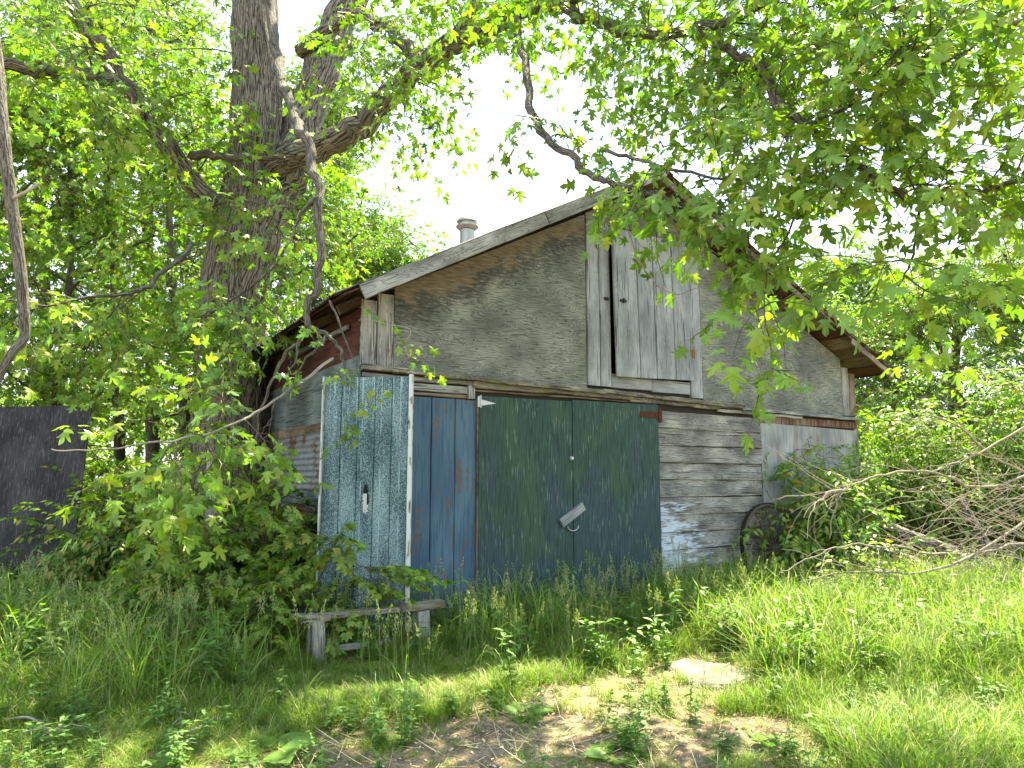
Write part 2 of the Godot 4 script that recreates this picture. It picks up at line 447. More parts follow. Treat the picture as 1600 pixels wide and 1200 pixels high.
	mats.rust_iron = plain(Color(0.3, 0.17, 0.12), 0.85, 0.1)
	mats.galv = plain(Color(0.66, 0.67, 0.66), 0.45, 0.6)
	mats.white_paint = plain(Color(0.76, 0.78, 0.76), 0.7)
	mats.pale_wood = plain(Color(0.7, 0.69, 0.64), 0.85)
	mats.dark_wood = plain(Color(0.2, 0.18, 0.16), 0.95)
	mats.wheel_wood = plain(Color(0.35, 0.32, 0.28), 0.9)
	mats.yellow = plain(Color(0.72, 0.62, 0.2), 0.5)
	mats.dead = plain(Color(0.52, 0.48, 0.42), 0.9)
	mats.dead_dark = plain(Color(0.24, 0.2, 0.17), 0.95)
	mats.leaf = leaf_material(Color(0.88, 1.0, 0.5), 0.36)
	mats.grass = leaf_material(Color(0.9, 1.0, 0.5), 0.5)
	mats.straw = leaf_material(Color(0.5, 0.45, 0.35), 0.8)

# ------------------------------------------------------------------ leaves, twigs, trees
const GREENS := [Color(0.185, 0.295, 0.042), Color(0.215, 0.325, 0.045), Color(0.15, 0.25, 0.038), Color(0.27, 0.35, 0.045), Color(0.18, 0.3, 0.06)]

# silver maple leaf: five deeply cut lobes, stalk at the origin, tip along +x, upper face +y, lobes drooping
func maple_leaf(r: RandomNumberGenerator, size: float, col: Color) -> Acc:
	var half := [Vector2(0.0, 0.0), Vector2(-0.02, 0.2), Vector2(0.1, 0.43), Vector2(0.17, 0.27), Vector2(0.27, 0.22), Vector2(0.42, 0.4), Vector2(0.6, 0.58), Vector2(0.58, 0.38), Vector2(0.47, 0.13), Vector2(0.68, 0.19), Vector2(0.8, 0.16), Vector2(1.0, 0.0)]
	var acc := Acc.new()
	var droop := r.randf_range(0.15, 0.5)
	var cup := r.randf_range(0.05, 0.35)
	var twist := r.randf_range(-0.2, 0.2)
	var mid := Vector3(0.3, 0.0, 0.0) * size
	for s in [-1.0, 1.0]:
		var hb := r.randf_range(0.9, 1.1)
		col = Color(col.r * hb, col.g * hb, col.b * hb)
		var prev := Vector3.ZERO
		for i in half.size():
			var p: Vector2 = half[i]
			var q := Vector3(p.x, -droop * p.x * p.x - cup * absf(p.y) + 0.08 * cos(p.y * 9.0) * p.x + twist * p.y * s, p.y * s) * size
			if i > 0: acc.tri(mid, prev, q, col, Vector2.ZERO, Vector2.ZERO, Vector2.ZERO, Vector3.UP)
			prev = q
	return acc

# pointed oval leaflet folded along its midrib
func oval_leaf(r: RandomNumberGenerator, size: float, wide: float, col: Color) -> Acc:
	var acc := Acc.new()
	var droop := r.randf_range(0.1, 0.4)
	var fold := r.randf_range(0.1, 0.3)
	for s in [-1.0, 1.0]:
		var o := [Vector3.ZERO, Vector3(0.28, -0.03, wide * 0.5 * s), Vector3(0.6, -droop * 0.36, wide * 0.42 * s), Vector3(1.0, -droop, 0)]
		var m := [Vector3.ZERO, Vector3(0.3, -0.02 - fold * wide * 0.5, 0), Vector3(0.62, -droop * 0.38 - fold * wide * 0.4, 0)]
		acc.tri(o[0] * size, m[1] * size, o[1] * size, col, Vector2.ZERO, Vector2.ZERO, Vector2.ZERO, Vector3.UP)
		acc.tri(m[1] * size, o[1] * size, o[2] * size, col, Vector2.ZERO, Vector2.ZERO, Vector2.ZERO, Vector3.UP)
		acc.tri(m[1] * size, m[2] * size, o[2] * size, col, Vector2.ZERO, Vector2.ZERO, Vector2.ZERO, Vector3.UP)
		acc.tri(m[2] * size, o[2] * size, o[3] * size, col, Vector2.ZERO, Vector2.ZERO, Vector2.ZERO, Vector3.UP)
	return acc

func tinted(r: RandomNumberGenerator, pale := 1.0) -> Color:
	var k: Color = GREENS[r.randi() % GREENS.size()] * pale
	var b := r.randf_range(0.8, 1.2)
	if r.randf() < 0.035: k = Color(0.4, 0.33, 0.07)
	return Color(k.r * b, k.g * b, k.b * b)

# a leafy twig: starts at the origin, runs along +x, leaves face up. Returns {mesh, leaves: [[leaf number, transform]], stick}
func make_spray(kind: String, seed_: int) -> Dictionary:
	var r := RandomNumberGenerator.new()
	r.seed = seed_
	var acc := Acc.new()
	var leaves := []
	var stick := Acc.new()
	var twig := Color(0.13, 0.1, 0.07)
	var length := 0.42 if kind == "maple" else 0.38
	var pts := PackedVector3Array([Vector3.ZERO, Vector3(length * 0.5, r.randf_range(-0.02, 0.04), r.randf_range(-0.04, 0.04)), Vector3(length, r.randf_range(-0.1, 0.02), r.randf_range(-0.06, 0.06))])
	stick.tube(pts, PackedFloat32Array([0.004, 0.003, 0.0015]), 3, twig, false)
	var pairs := 4 if kind == "maple" else 7
	for i in pairs:
		var t := (i + 1.0) / pairs
		var p := pts[0].lerp(pts[1], t * 2.0) if t < 0.5 else pts[1].lerp(pts[2], t * 2.0 - 1.0)
		for s in [-1.0, 1.0]:
			if r.randf() < 0.1: continue
			var yaw: float = s * r.randf_range(0.5, 1.4) * (1.0 if i < pairs - 1 else 0.4)
			var size := r.randf_range(0.085, 0.135) if kind == "maple" else r.randf_range(0.06, 0.1)
			if kind == "small": size = r.randf_range(0.045, 0.075)
			var stalk := Vector3(cos(yaw), r.randf_range(-0.5, 0.3), -sin(yaw)) * size * (0.7 if kind == "maple" else 0.3)
			stick.tube(PackedVector3Array([p, p + stalk]), PackedFloat32Array([0.0016, 0.001]), 3, Color(0.22, 0.16, 0.07), false)
			var x := Transform3D(Basis.from_euler(Vector3(r.randf_range(-0.7, 0.7), yaw, r.randf_range(-0.75, 0.15)), EULER_ORDER_YXZ), p + stalk)
			if kind == "maple":
				var li := r.randi() % leaf_meshes.size()
				var xs := x.scaled_local(Vector3.ONE * size)
				leaves.append([li, xs])
				acc.add(leaf_meshes[li].acc, xs)
			elif kind == "creeper":
				for k in 5:
					var y2 := (k - 2) * 0.62
					acc.add(oval_leaf(r, size * (1.0 - 0.12 * absf(k - 2)), 0.5, tinted(r)), x * Transform3D(Basis(Vector3.UP, y2), Vector3.ZERO))
			else:
				acc.add(oval_leaf(r, size * 1.1, 0.46, tinted(r, 1.15 if kind == "elder" else 0.9)), x)
		if kind == "maple" and r.randf() < 0.22:
			# winged seeds hanging in pairs
			for k in 4:
				var d := Vector3(r.randf_range(-0.02, 0.02), -r.randf_range(0.03, 0.06), r.randf_range(-0.02, 0.02))
				acc.tri(p, p + d + Vector3(0.008, 0, 0.004), p + d * 1.2, Color(0.42, 0.33, 0.12))
	var whole := Acc.new()
	whole.add(acc, Transform3D())
	whole.add(stick, Transform3D())
	return {"mesh": whole.mesh(false, true, false), "leaves": leaves, "stick": stick}

func make_leaves() -> void:
	var r := RandomNumberGenerator.new()
	r.seed = 5
	for i in 10:
		var acc := maple_leaf(r, 1.0, tinted(r))
		leaf_meshes.append({"acc": acc, "mesh": acc.mesh(false, true, false)})
	for kind in ["maple", "elder", "small", "creeper"]:
		sprays[kind] = []
		for i in (6 if kind == "maple" else 4): sprays[kind].append(make_spray(kind, 100 + i * 17 + kind.hash() % 1000))

func multi(parent: Node3D, called: String, m: Mesh, mat: Material, xs: Array, cols: Array, label := "", kind := "stuff") -> MultiMeshInstance3D:
	var mm := MultiMesh.new()
	mm.transform_format = MultiMesh.TRANSFORM_3D
	mm.use_colors = true
	mm.mesh = m
	mm.instance_count = xs.size()
	for i in xs.size():
		mm.set_instance_transform(i, xs[i])
		mm.set_instance_color(i, cols[i])
	var o := MultiMeshInstance3D.new()
	o.name = numbered(called) if parent == self else called
	o.multimesh = mm
	o.material_override = mat
	o.set_meta("kind", kind)
	if label: o.set_meta("label", label)
	parent.add_child(o, true)
	return o

# all sprays of one plant, spread over the variants of a kind
func foliage(parent: Node3D, called: String, kind: String, xs: Array, tint: Color, r: RandomNumberGenerator) -> void:
	var lots := []
	var cols := []
	for k in sprays[kind].size():
		lots.append([])
		cols.append([])
	for x in xs:
		var k := r.randi() % lots.size()
		var b := r.randf_range(0.8, 1.2)
		lots[k].append(x)
		cols[k].append(Color(tint.r * b * r.randf_range(0.9, 1.12), tint.g * b, tint.b * b * r.randf_range(0.8, 1.2)))
	for k in lots.size():
		if lots[k].size() > 0: multi(parent, called, sprays[kind][k].mesh, mats.leaf, lots[k], cols[k])

func spray_at(p: Vector3, dir: Vector3, size: float, r: RandomNumberGenerator) -> Transform3D:
	dir = dir.normalized()
	var up := (Vector3.UP + Vector3(r.randf_range(-0.45, 0.45), 0, r.randf_range(-0.45, 0.45)))
	up = (up - dir * up.dot(dir))
	if up.length() < 0.1: up = Vector3(r.randf_range(-1, 1), 0.1, r.randf_range(-1, 1)); up -= dir * up.dot(dir)
	up = up.normalized()
	return Transform3D(Basis(dir, up, dir.cross(up)).scaled_local(Vector3.ONE * size), p)

func wander(start: Vector3, dir: Vector3, length: float, segs: int, droop: float, wild: float, r: RandomNumberGenerator) -> PackedVector3Array:
	var pts := PackedVector3Array([start])
	var d := dir.normalized()
	for i in segs:
		d = (d + Vector3(r.randf_range(-wild, wild), r.randf_range(-wild, wild) - droop, r.randf_range(-wild, wild))).normalized()
		pts.append(pts[i] + d * length / segs)
	return pts

func taper(n: int, r0: float, r1: float) -> PackedFloat32Array:
	var a := PackedFloat32Array()
	for i in n: a.append(lerpf(r0, r1, float(i) / (n - 1)))
	return a

func smooth_path(pts: Array, per := 4) -> PackedVector3Array:
	var out := PackedVector3Array()
	for i in pts.size() - 1:
		var a: Vector3 = pts[maxi(i - 1, 0)]
		var b: Vector3 = pts[i]
		var d: Vector3 = pts[i + 1]
		var e: Vector3 = pts[mini(i + 2, pts.size() - 1)]
		for k in per: out.append(b.cubic_interpolate(d, a, e, float(k) / per))
	out.append(pts[pts.size() - 1])
	return out

# leafy side branches along a limb: sticks go to acc, spray transforms to xs
func leafy(acc: Acc, xs: Array, path: PackedVector3Array, n: int, lmin: float, lmax: float, t0: float, r: RandomNumberGenerator, size := 1.0, dense := 1.0, lift := 0.1, thick := 0.011) -> void:
	for i in n:
		var t := (t0 + (1.0 - t0) * r.randf()) * (path.size() - 1.001)
		var k := int(t)
		var p := path[k].lerp(path[k + 1], t - k)
		var tang := (path[k + 1] - path[k]).normalized()
		var side := Vector3(r.randf_range(-1, 1), r.randf_range(-0.8, 0.9) + lift, r.randf_range(-1, 1))
		side = (side - tang * side.dot(tang)).normalized()
		var length := r.randf_range(lmin, lmax)
		var b := wander(p, tang * r.randf_range(0.0, 0.8) + side, length, 6, 0.09, 0.22, r)
		acc.tube(b, taper(7, thick * (0.5 + length * 0.35), 0.003), 5, Color.WHITE, false)
		for j in range(1, 7):
			var reps := 1 if j < 3 else 2
			for q in reps:
				if r.randf() > dense * (0.55 if j < 3 else 0.95): continue
				var dirn := (b[j] - b[j - 1]).normalized()
				var sd := Vector3(r.randf_range(-1, 1), r.randf_range(-0.6, 0.4), r.randf_range(-1, 1)).normalized()
				var go := (dirn * (0.9 if j == 6 else 0.5) + sd).normalized()
				var reach := r.randf_range(0.02, 0.3)
				var tip := b[j] + go * reach
				if reach > 0.1: acc.tube(PackedVector3Array([b[j], tip]), PackedFloat32Array([0.004, 0.003]), 3, Color.WHITE, false)
				xs.append(spray_at(tip, go + Vector3(0, -0.2, 0), size * r.randf_range(0.8, 1.15), r))

# a whole tree from a trunk path: limbs from the upper trunk, leafy branches on them
func tree(called: String, label: String, trunk: Array, r0: float, limbs: int, limb_len: float, kind: String, tint: Color, seed_: int, per_limb := 3, t0 := 0.2, size := 1.0, group := "", bl := Vector2(0.5, 1.2)) -> Node3D:
	var r := RandomNumberGenerator.new()
	r.seed = seed_
	var base: Vector3 = trunk[0]
	var o := thing(called, label, "tree", base, 0.0, group)
	var local := []
	for p: Vector3 in trunk: local.append(p - base)
	var path := smooth_path(local, 4)
	var ta := Acc.new()
	ta.tube(path, taper(path.size(), r0, r0 * 0.3), 12, Color.WHITE, true, 0.12, noise(seed_, 2))
	part(o, "trunk", ta.mesh(true, false), mats.branch)
	var ba := Acc.new()
	var xs := []
	for i in limbs:
		var t := (t0 + (1.0 - t0) * (i + r.randf()) / limbs) * (path.size() - 1.001)
		var k := int(t)
		var p := path[k].lerp(path[k + 1], t - k)
		var yaw := i * 2.4 + r.randf_range(-0.5, 0.5)
		var f := t / path.size()
		var d := Vector3(cos(yaw), r.randf_range(0.1, 0.7) + f * 0.4, sin(yaw))
		var b := wander(p, d, limb_len * r.randf_range(0.6, 1.15) * (1.15 - 0.5 * f), 7, 0.03, 0.18, r)
		ba.tube(b, taper(8, r0 * (0.42 - 0.2 * f), 0.006), 6, Color.WHITE, false)
		leafy(ba, xs, b, per_limb, bl.x, bl.y, 0.15, r, size)
	leafy(ba, xs, path, limbs, 0.5, 1.1, 0.8, r, size)
	part(o, "branch", ba.mesh(true, false), mats.branch)
	foliage(o, "crown", kind, xs, tint, r)
	return o

# a shrub of stems from the ground; leaves on the stems' side shoots
func shrub(called: String, label: String, base: Vector3, stems: int, height: float, spread: Vector3, kind: String, tint: Color, seed_: int, per := 5, size := 1.0, droop := 0.06, group := "", from := 0.08) -> Node3D:
	var r := RandomNumberGenerator.new()
	r.seed = seed_
	var o := thing(called, label, "shrub", base, 0.0, group)
	var ba := Acc.new()
	var xs := []
	for i in stems:
		var st := Vector3(r.randf_range(-1, 1) * spread.x * 0.6, -0.03, r.randf_range(-1, 1) * spread.z * 0.6)
		var d := Vector3(r.randf_range(-1, 1) * spread.x, height, r.randf_range(-1, 1) * spread.z)
		var b := wander(st, d, height * r.randf_range(0.6, 1.25), 8, droop, 0.16, r)
		ba.tube(b, taper(9, 0.011, 0.003), 5, Color.WHITE, false)
		leafy(ba, xs, b, per, 0.15, 0.45, from, r, size, 0.8, 0.0, 0.006)
	part(o, "stem", ba.mesh(true, false), mats.branch)
	foliage(o, "foliage", kind, xs, tint, r)
	return o

# ------------------------------------------------------------------ grass and weeds
func blade(acc: Acc, r: RandomNumberGenerator, base: Vector3, h: float, w: float, lean: float, col: Color) -> void:
	var yaw := r.randf() * TAU
	var d := Vector3(cos(yaw), 0, sin(yaw))
	var s := Vector3(-d.z, 0, d.x) * w * 0.5
	var prev_l := base - s
	var prev_r := base + s
	for i in 3:
		var t := (i + 1.0) / 4.0
		var p := base + Vector3.UP * h * (t - lean * 0.35 * t * t) + d * h * lean * t * t
		var k := s * (1.0 - t * 0.55)
		acc.tri(prev_l, prev_r, p + k, col); acc.tri(prev_l, p + k, p - k, col)
		prev_l = p - k; prev_r = p + k
	var tip := base + Vector3.UP * h * (1.0 - lean * 0.45) + d * h * lean
	acc.tri(prev_l, prev_r, tip, col)

func tuft(seed_: int, n: int, h: float, w: float, lean: float, spread: float, dry := 0.08) -> ArrayMesh:
	var r := RandomNumberGenerator.new()
	r.seed = seed_
	var acc := Acc.new()
	for i in n:
		var b := r.randf_range(0.75, 1.25)
		var col := Color(0.2 * b, 0.3 * b, 0.045 * b)
		if r.randf() < dry: col = Color(0.42 * b, 0.36 * b, 0.2 * b)
		var an := r.randf() * TAU
		var rad := sqrt(r.randf()) * spread
		blade(acc, r, Vector3(cos(an) * rad, -0.01, sin(an) * rad), h * r.randf_range(0.45, 1.15), w * r.randf_range(0.7, 1.3), lean * r.randf_range(0.3, 1.7), col)
	return acc.mesh(false, true, false)

func seed_stalk(seed_: int, h: float) -> ArrayMesh:
	var r := RandomNumberGenerator.new()
	r.seed = seed_
	var acc := Acc.new()
	for s in 3:
		var hh := h * r.randf_range(0.75, 1.1)
		var p0 := Vector3(r.randf_range(-0.04, 0.04), 0, r.randf_range(-0.04, 0.04))
		var path := wander(p0, Vector3(r.randf_range(-0.15, 0.15), 1, r.randf_range(-0.15, 0.15)), hh, 5, 0.0, 0.07, r)
		acc.tube(path, taper(6, 0.0017, 0.0009), 3, Color(0.25, 0.31, 0.1), false)
		for i in 30:
			var t := r.randf()
			var p := path[4].lerp(path[5], t) + Vector3(r.randf_range(-1, 1), r.randf_range(-0.4, 0.4), r.randf_range(-1, 1)) * 0.026 * (1.1 - t)
			var d := Vector3(r.randf_range(-0.5, 0.5), 1, r.randf_range(-0.5, 0.5)) * 0.009
			acc.tri(p, p + d + Vector3(0.004, 0, 0), p + d * 1.6 + Vector3(0, 0, 0.004), Color(0.36, 0.39, 0.18))
		for i in 2: blade(acc, r, path[r.randi() % 3], 0.2, 0.006, 0.9, Color(0.2, 0.31, 0.07))
	return acc.mesh(false, true, false)

func weed(seed_: int, h: float, leaf: float, wide: float) -> ArrayMesh:
	var r := RandomNumberGenerator.new()
	r.seed = seed_
	var acc := Acc.new()
	for s in 3:
		var hh := h * r.randf_range(0.6, 1.1)
		var path := wander(Vector3(r.randf_range(-0.06, 0.06), 0, r.randf_range(-0.06, 0.06)), Vector3(r.randf_range(-0.25, 0.25), 1, r.randf_range(-0.25, 0.25)), hh, 6, 0.0, 0.1, r)
		acc.tube(path, taper(7, 0.003, 0.0015), 3, Color(0.16, 0.22, 0.07), false)
		for i in range(1, 7):
			for k in 3:
				var yaw := r.randf() * TAU
				var b := r.randf_range(0.8, 1.25)
				acc.add(oval_leaf(r, leaf * r.randf_range(0.6, 1.2), wide, Color(0.15 * b, 0.27 * b, 0.06 * b)), Transform3D(Basis.from_euler(Vector3(r.randf_range(-0.3, 0.3), yaw, r.randf_range(-0.3, 0.6)), EULER_ORDER_YXZ), path[i] - Vector3(0, r.randf() * hh / 7.0, 0)))
	return acc.mesh(false, true, false)

# where the trodden earth shows between the grass, 0 to 1
func bare(p: Vector2, nz: FastNoiseLite) -> float:
	var spots := [[Vector2(0.05, -4.1), 1.15, 0.7], [Vector2(0.45, -4.75), 0.8, 0.55], [Vector2(1.0, -5.35), 0.85, 0.55], [Vector2(1.55, -5.8), 0.6, 0.5], [Vector2(-0.9, -3.9), 0.7, 0.3], [Vector2(1.25, -4.4), 0.6, 0.4], [Vector2(1.1, -7.6), 0.55, 0.3]]
	var b := 0.0
	for s in spots:
		var d: Vector2 = p - s[0]
		b = maxf(b, 1.0 - Vector2(d.x / s[1], d.y / s[2]).length() * 0.75)
	return clampf(smoothstep(0.1, 0.55, b + nz.get_noise_2d(p.x * 1.8, p.y * 1.8) * 0.4), 0.0, 1.0)

# the turf is short round the bench
func by_bench(p: Vector2) -> float:
	var q := p - Vector2(-1.05, -5.5)
	return clampf(1.6 - Vector2(q.x / 0.95, q.y / 0.6).length() * 1.1, 0.0, 1.0)

func in_barn(p: Vector2) -> bool:
	var d := p - Vector2(BARN.x, BARN.z)
	var s := d.dot(Vector2(cos(TURN), -sin(TURN)))
	var o := d.dot(Vector2(sin(TURN), cos(TURN)))
	return s > -0.05 and s < 8.05 and o < 0.03 and o > -9.0

const BARN := Vector3(-1.437, 0.000, -6.666)
const TURN := 0.558505

func lay(xs: Array, cols: Array, count: int, lo: Vector2, hi: Vector2, keep: Callable, r: RandomNumberGenerator) -> void:
	# keep(p) gives [chance, height, colour]; refusals leave a gap
	for i in count:
		var p := Vector2(r.randf_range(lo.x, hi.x), r.randf_range(lo.y, hi.y))
		if absf(p.x) > absf(p.y) * 0.86 + 0.5 or in_barn(p): continue
		var k: Array = keep.call(p)
		if r.randf() > k[0]: continue
		var s: float = k[1] * r.randf_range(0.75, 1.25)
		var w := lerpf(s, 1.0, 0.4)
		xs.append(Transform3D(Basis(Vector3.UP, r.randf() * TAU).scaled_local(Vector3(w, s, w)), Vector3(p.x, ground_height(p), p.y)))
		var b := r.randf_range(0.8, 1.2)
		var t: Color = k[2]
		cols.append(Color(t.r * b, t.g * b, t.b * b))

var lie := noise(77, 3)
func ground_height(p: Vector2) -> float:
	return lie.get_noise_2d(p.x * 0.5, p.y * 0.5) * 0.05

func _ready() -> void:
	rng.seed = 42
	# ---- camera, sky, sun, exposure
	var cam := Camera3D.new()
	cam.name = "camera"
	cam.fov = 56.8
	cam.far = 400.0
	cam.near = 0.05
	add_child(cam)
	cam.position = Vector3(0, 1.5, 0)
	cam.rotation.x = 0.12990
	cam.current = true
	var we := WorldEnvironment.new()
	we.name = "environment"
	var env := Environment.new()
	env.background_mode = Environment.BG_SKY
	var sm := ProceduralSkyMaterial.new()
	sm.sky_top_color = Color(0.57, 0.635, 0.72)
	sm.sky_horizon_color = Color(0.76, 0.775, 0.79)
	sm.sky_curve = 0.2
	sm.ground_bottom_color = Color(0.3, 0.32, 0.25)
	sm.ground_horizon_color = Color(0.7, 0.72, 0.7)
	sm.sun_angle_max = 20.0
	env.sky = Sky.new()
	env.sky.sky_material = sm
	env.tonemap_mode = Environment.TONE_MAPPER_LINEAR
	env.tonemap_exposure = 5.6
	env.sdfgi_enabled = true
	env.ssao_enabled = true
	env.ssil_enabled = true
	we.environment = env
	add_child(we)
	var sun := DirectionalLight3D.new()
	sun.name = "sun"
	sun.light_color = Color(1.0, 0.95, 0.82)
	sun.light_energy = 1.6
	sun.light_angular_distance = 0.5
	sun.shadow_enabled = true
	add_child(sun)
	sun.look_at_from_position(Vector3.ZERO, -Vector3(0.45, 2.0, -0.88).normalized(), Vector3.UP)

	make_materials()
	make_leaves()
	print("materials ", Time.get_ticks_msec())
	build_ground()
	build_barn()
	print("barn ", Time.get_ticks_msec())
	build_maple()
	build_woods()
	print("trees ", Time.get_ticks_msec())
	build_yard()
	build_grass()
	print("grass ", Time.get_ticks_msec())

func build_ground() -> void:
	var acc := Acc.new()
	var steps := []
	for k in range(-40, 41): steps.append(signf(k) * pow(absf(k) / 40.0, 2.2) * 150.0)
	for i in 80:
		for j in 80:
			var q := []
			for k in [[0, 0], [1, 0], [1, 1], [0, 1]]:
				var x: float = steps[i + k[0]]
				var z: float = steps[j + k[1]] - 5.0
				q.append(Vector3(x, ground_height(Vector2(x, z)), z))
			acc.quad(q[0], q[1], q[2], q[3], Vector3.UP, [Vector2(q[0].x, q[0].z), Vector2(q[1].x, q[1].z), Vector2(q[2].x, q[2].z), Vector2(q[3].x, q[3].z)])
	var g := part(self, "ground", smooth(acc), mats.soil)
	tag(g, "trodden brown earth with dry litter under the grass", "ground", "", "structure")

# ------------------------------------------------------------------ the barn
func build_barn() -> void:
	# local axes: x along the front from its left corner, y up, z out of the front
	var b := thing("barn", "weathered grey wooden barn with green double doors and loft door", "barn", BARN, TURN)
	var sd := 1
	# walls behind the cladding, with an opening for the loft
	for poly in [[Vector2(0.06, -0.1), Vector2(3.1, -0.1), Vector2(3.1, 4.66), Vector2(0.06, 3.12)], [Vector2(4.42, -0.1), Vector2(7.96, -0.1), Vector2(7.96, 3.06), Vector2(4.42, 4.64)], [Vector2(3.1, -0.1), Vector2(4.42, -0.1), Vector2(4.42, 2.7), Vector2(3.1, 2.7)], [Vector2(3.1, 4.55), Vector2(4.42, 4.55), Vector2(4.42, 4.64), Vector2(3.6, 5.0), Vector2(3.1, 4.66)]]:
		part(b, "wall", sheet(poly, -0.16, -0.05), mats.dark_wood)
	for w in [[Vector3(0.03, -0.1, -9.0), Vector3(0.12, 3.1, -0.17)], [Vector3(7.88, -0.1, -9.0), Vector3(7.97, 3.04, -0.17)], [Vector3(0.13, -0.1, -9.0), Vector3(7.87, 4.0, -8.9)]]:
		var wa := Acc.new()
		wa.box(w[0], w[1])
		part(b, "wall", wa.mesh(true, false), mats.dark_wood)
	# plywood of the gable
	var pl := part(b, "plywood_panel", sheet([Vector2(0.34, 2.5), Vector2(2.725, 2.5), Vector2(2.725, 4.6), Vector2(0.34, 3.36)], -0.045, -0.02, Vector2(0.3, 2.5)), mats.ply_left)
	tag(pl, "grey plywood with a bare brown strip under the roof edge")
	part(b, "plywood_panel", sheet([Vector2(4.625, 2.4), Vector2(7.62, 2.38), Vector2(7.62, 3.28), Vector2(4.625, 4.62)], -0.045, -0.02, Vector2(4.6, 2.38)), mats.ply)
	var up := PI / 2
	var vboard := func(x0: float, x1: float, y0: float, y1: float, z: float, t: float, mat: Material, called := "board", parent: Node3D = b) -> MeshInstance3D:
		sd += 1
		return part(parent, called, board(y1 - y0, x1 - x0, t, sd), mat, at(Vector3(x1, y0, z), Vector3(0, 0, up)))
	var hboard := func(x0: float, x1: float, y0: float, y1: float, z: float, t: float, mat: Material, called := "board", tilt := 0.0, parent: Node3D = b) -> MeshInstance3D:
		sd += 1
		return part(parent, called, board(x1 - x0, y1 - y0, t, sd, 0.008), mat, at(Vector3(x0, y0, z), Vector3(0, 0, tilt)))
	vboard.call(0.0, 0.16, 2.56, 3.2, -0.048, 0.03, mats.board)
	vboard.call(0.165, 0.335, 2.56, 3.28, -0.048, 0.034, mats.board)
	vboard.call(7.63, 7.8, 2.42, 3.16, -0.048, 0.032, mats.board)
	vboard.call(7.805, 7.98, 2.42, 3.08, -0.048, 0.028, mats.board_warm)
	# frame of the loft opening
	part(b, "gable_board", sheet([Vector2(2.735, 4.545), Vector2(4.62, 4.53), Vector2(4.62, 4.6), Vector2(3.6, 5.06), Vector2(2.735, 4.62)], -0.045, -0.012, Vector2(2.7, 4.0)), mats.ply)
	vboard.call(2.735, 2.92, 2.55, 4.54, -0.045, 0.04, mats.board_pale, "frame_board")
	vboard.call(2.925, 3.085, 2.55, 4.54, -0.045, 0.043, mats.board_pale, "frame_board")
	vboard.call(4.395, 4.61, 2.5, 4.525, -0.045, 0.042, mats.board_pale, "frame_board")
	hboard.call(3.09, 3.73, 2.54, 2.72, -0.045, 0.035, mats.board_pale, "sill_board")
	hboard.call(3.735, 4.39, 2.53, 2.70, -0.045, 0.031, mats.board_pale, "sill_board")
	# loft door: planks, hung on the right, its lower left corner standing out
	var ld := Node3D.new()
	ld.name = "loft_door"
	b.add_child(ld)
	ld.transform = at(Vector3(4.44, 2.715, 0.006), Vector3(0.012, 0.03, 0.034))
	var xs := [-1.335, -0.95, -0.675, -0.345, -0.02]
	for i in 4:
		sd += 1
		part(ld, "plank", board(1.8 + 0.01 * sin(i * 3.0), xs[i + 1] - xs[i] - 0.006, 0.026, sd, 0.003), mats.board_pale, at(Vector3(xs[i + 1] - 0.003, 0.0, 0.0), Vector3(0, 0, up)))
	for y in [0.3, 1.5]:
		var ba := Acc.new()
		ba.box(Vector3(-1.2, y, -0.025), Vector3(-0.05, y + 0.12, -0.002))
		part(ld, "batten", ba.mesh(true, false), mats.board)
	var la := Acc.new()
	la.box(Vector3(-1.25, 0.9, 0.027), Vector3(-1.15, 0.93, 0.04))
	la.box(Vector3(-1.21, 0.885, 0.04), Vector3(-1.19, 0.945, 0.052))
	part(ld, "latch", la.mesh(true, false), mats.iron)
	la = Acc.new()
	la.box(Vector3(-0.045, 0.3, 0.027), Vector3(-0.012, 0.4, 0.036))
	la.tube(PackedVector3Array([Vector3(-0.008, 0.29, 0.034), Vector3(-0.008, 0.41, 0.034)]), PackedFloat32Array([0.009, 0.009]), 8)
	part(ld, "hinge", la.mesh(true, false), plain(Color(0.5, 0.36, 0.2), 0.8, 0.2))
	la = Acc.new()
	la.box(Vector3(2.985, 3.585, 0.0), Vector3(3.045, 3.62, 0.018))
	part(b, "latch_plate", la.mesh(true, false), mats.iron)
	# ledge timbers that part the gable from the lower wall, sagging to the right
	for l in [[0.0, 2.95, 2.5, 0.07, 0.075, -0.012, -0.02, "m"], [2.9, 5.35, 2.455, 0.062, 0.07, -0.012, -0.024, "m"], [5.3, 8.0, 2.375, 0.055, 0.06, -0.012, -0.012, "b"], [1.2, 3.4, 2.412, 0.085, 0.04, -0.02, -0.006, "m"], [3.35, 4.9, 2.385, 0.075, 0.036, -0.02, -0.014, "m"], [4.85, 6.6, 2.335, 0.055, 0.034, -0.02, -0.012, "b"], [0.02, 1.22, 2.435, 0.06, 0.03, -0.02, -0.004, "b"]]:
		sd += 1
		part(b, "ledge_timber", board(l[1] - l[0], l[3], l[4], sd, 0.014), mats.board_mossy if l[7] == "m" else mats.board, at(Vector3(l[0], l[2], l[5]), Vector3(0, 0, l[6])))
	hboard.call(0.3, 1.16, 2.345, 2.43, -0.045, 0.03, mats.board)
	hboard.call(0.3, 1.2, 2.3, 2.342, -0.045, 0.022, mats.board_warm)
	vboard.call(1.165, 1.245, 2.3, 2.44, -0.045, 0.05, mats.board, "block")
	hboard.call(1.25, 3.8, 2.38, 2.41, -0.045, 0.03, mats.board_warm)
	# blue boards left of the doors
	var bx := [0.02, 0.26, 0.51, 0.755, 1.02, 1.268]
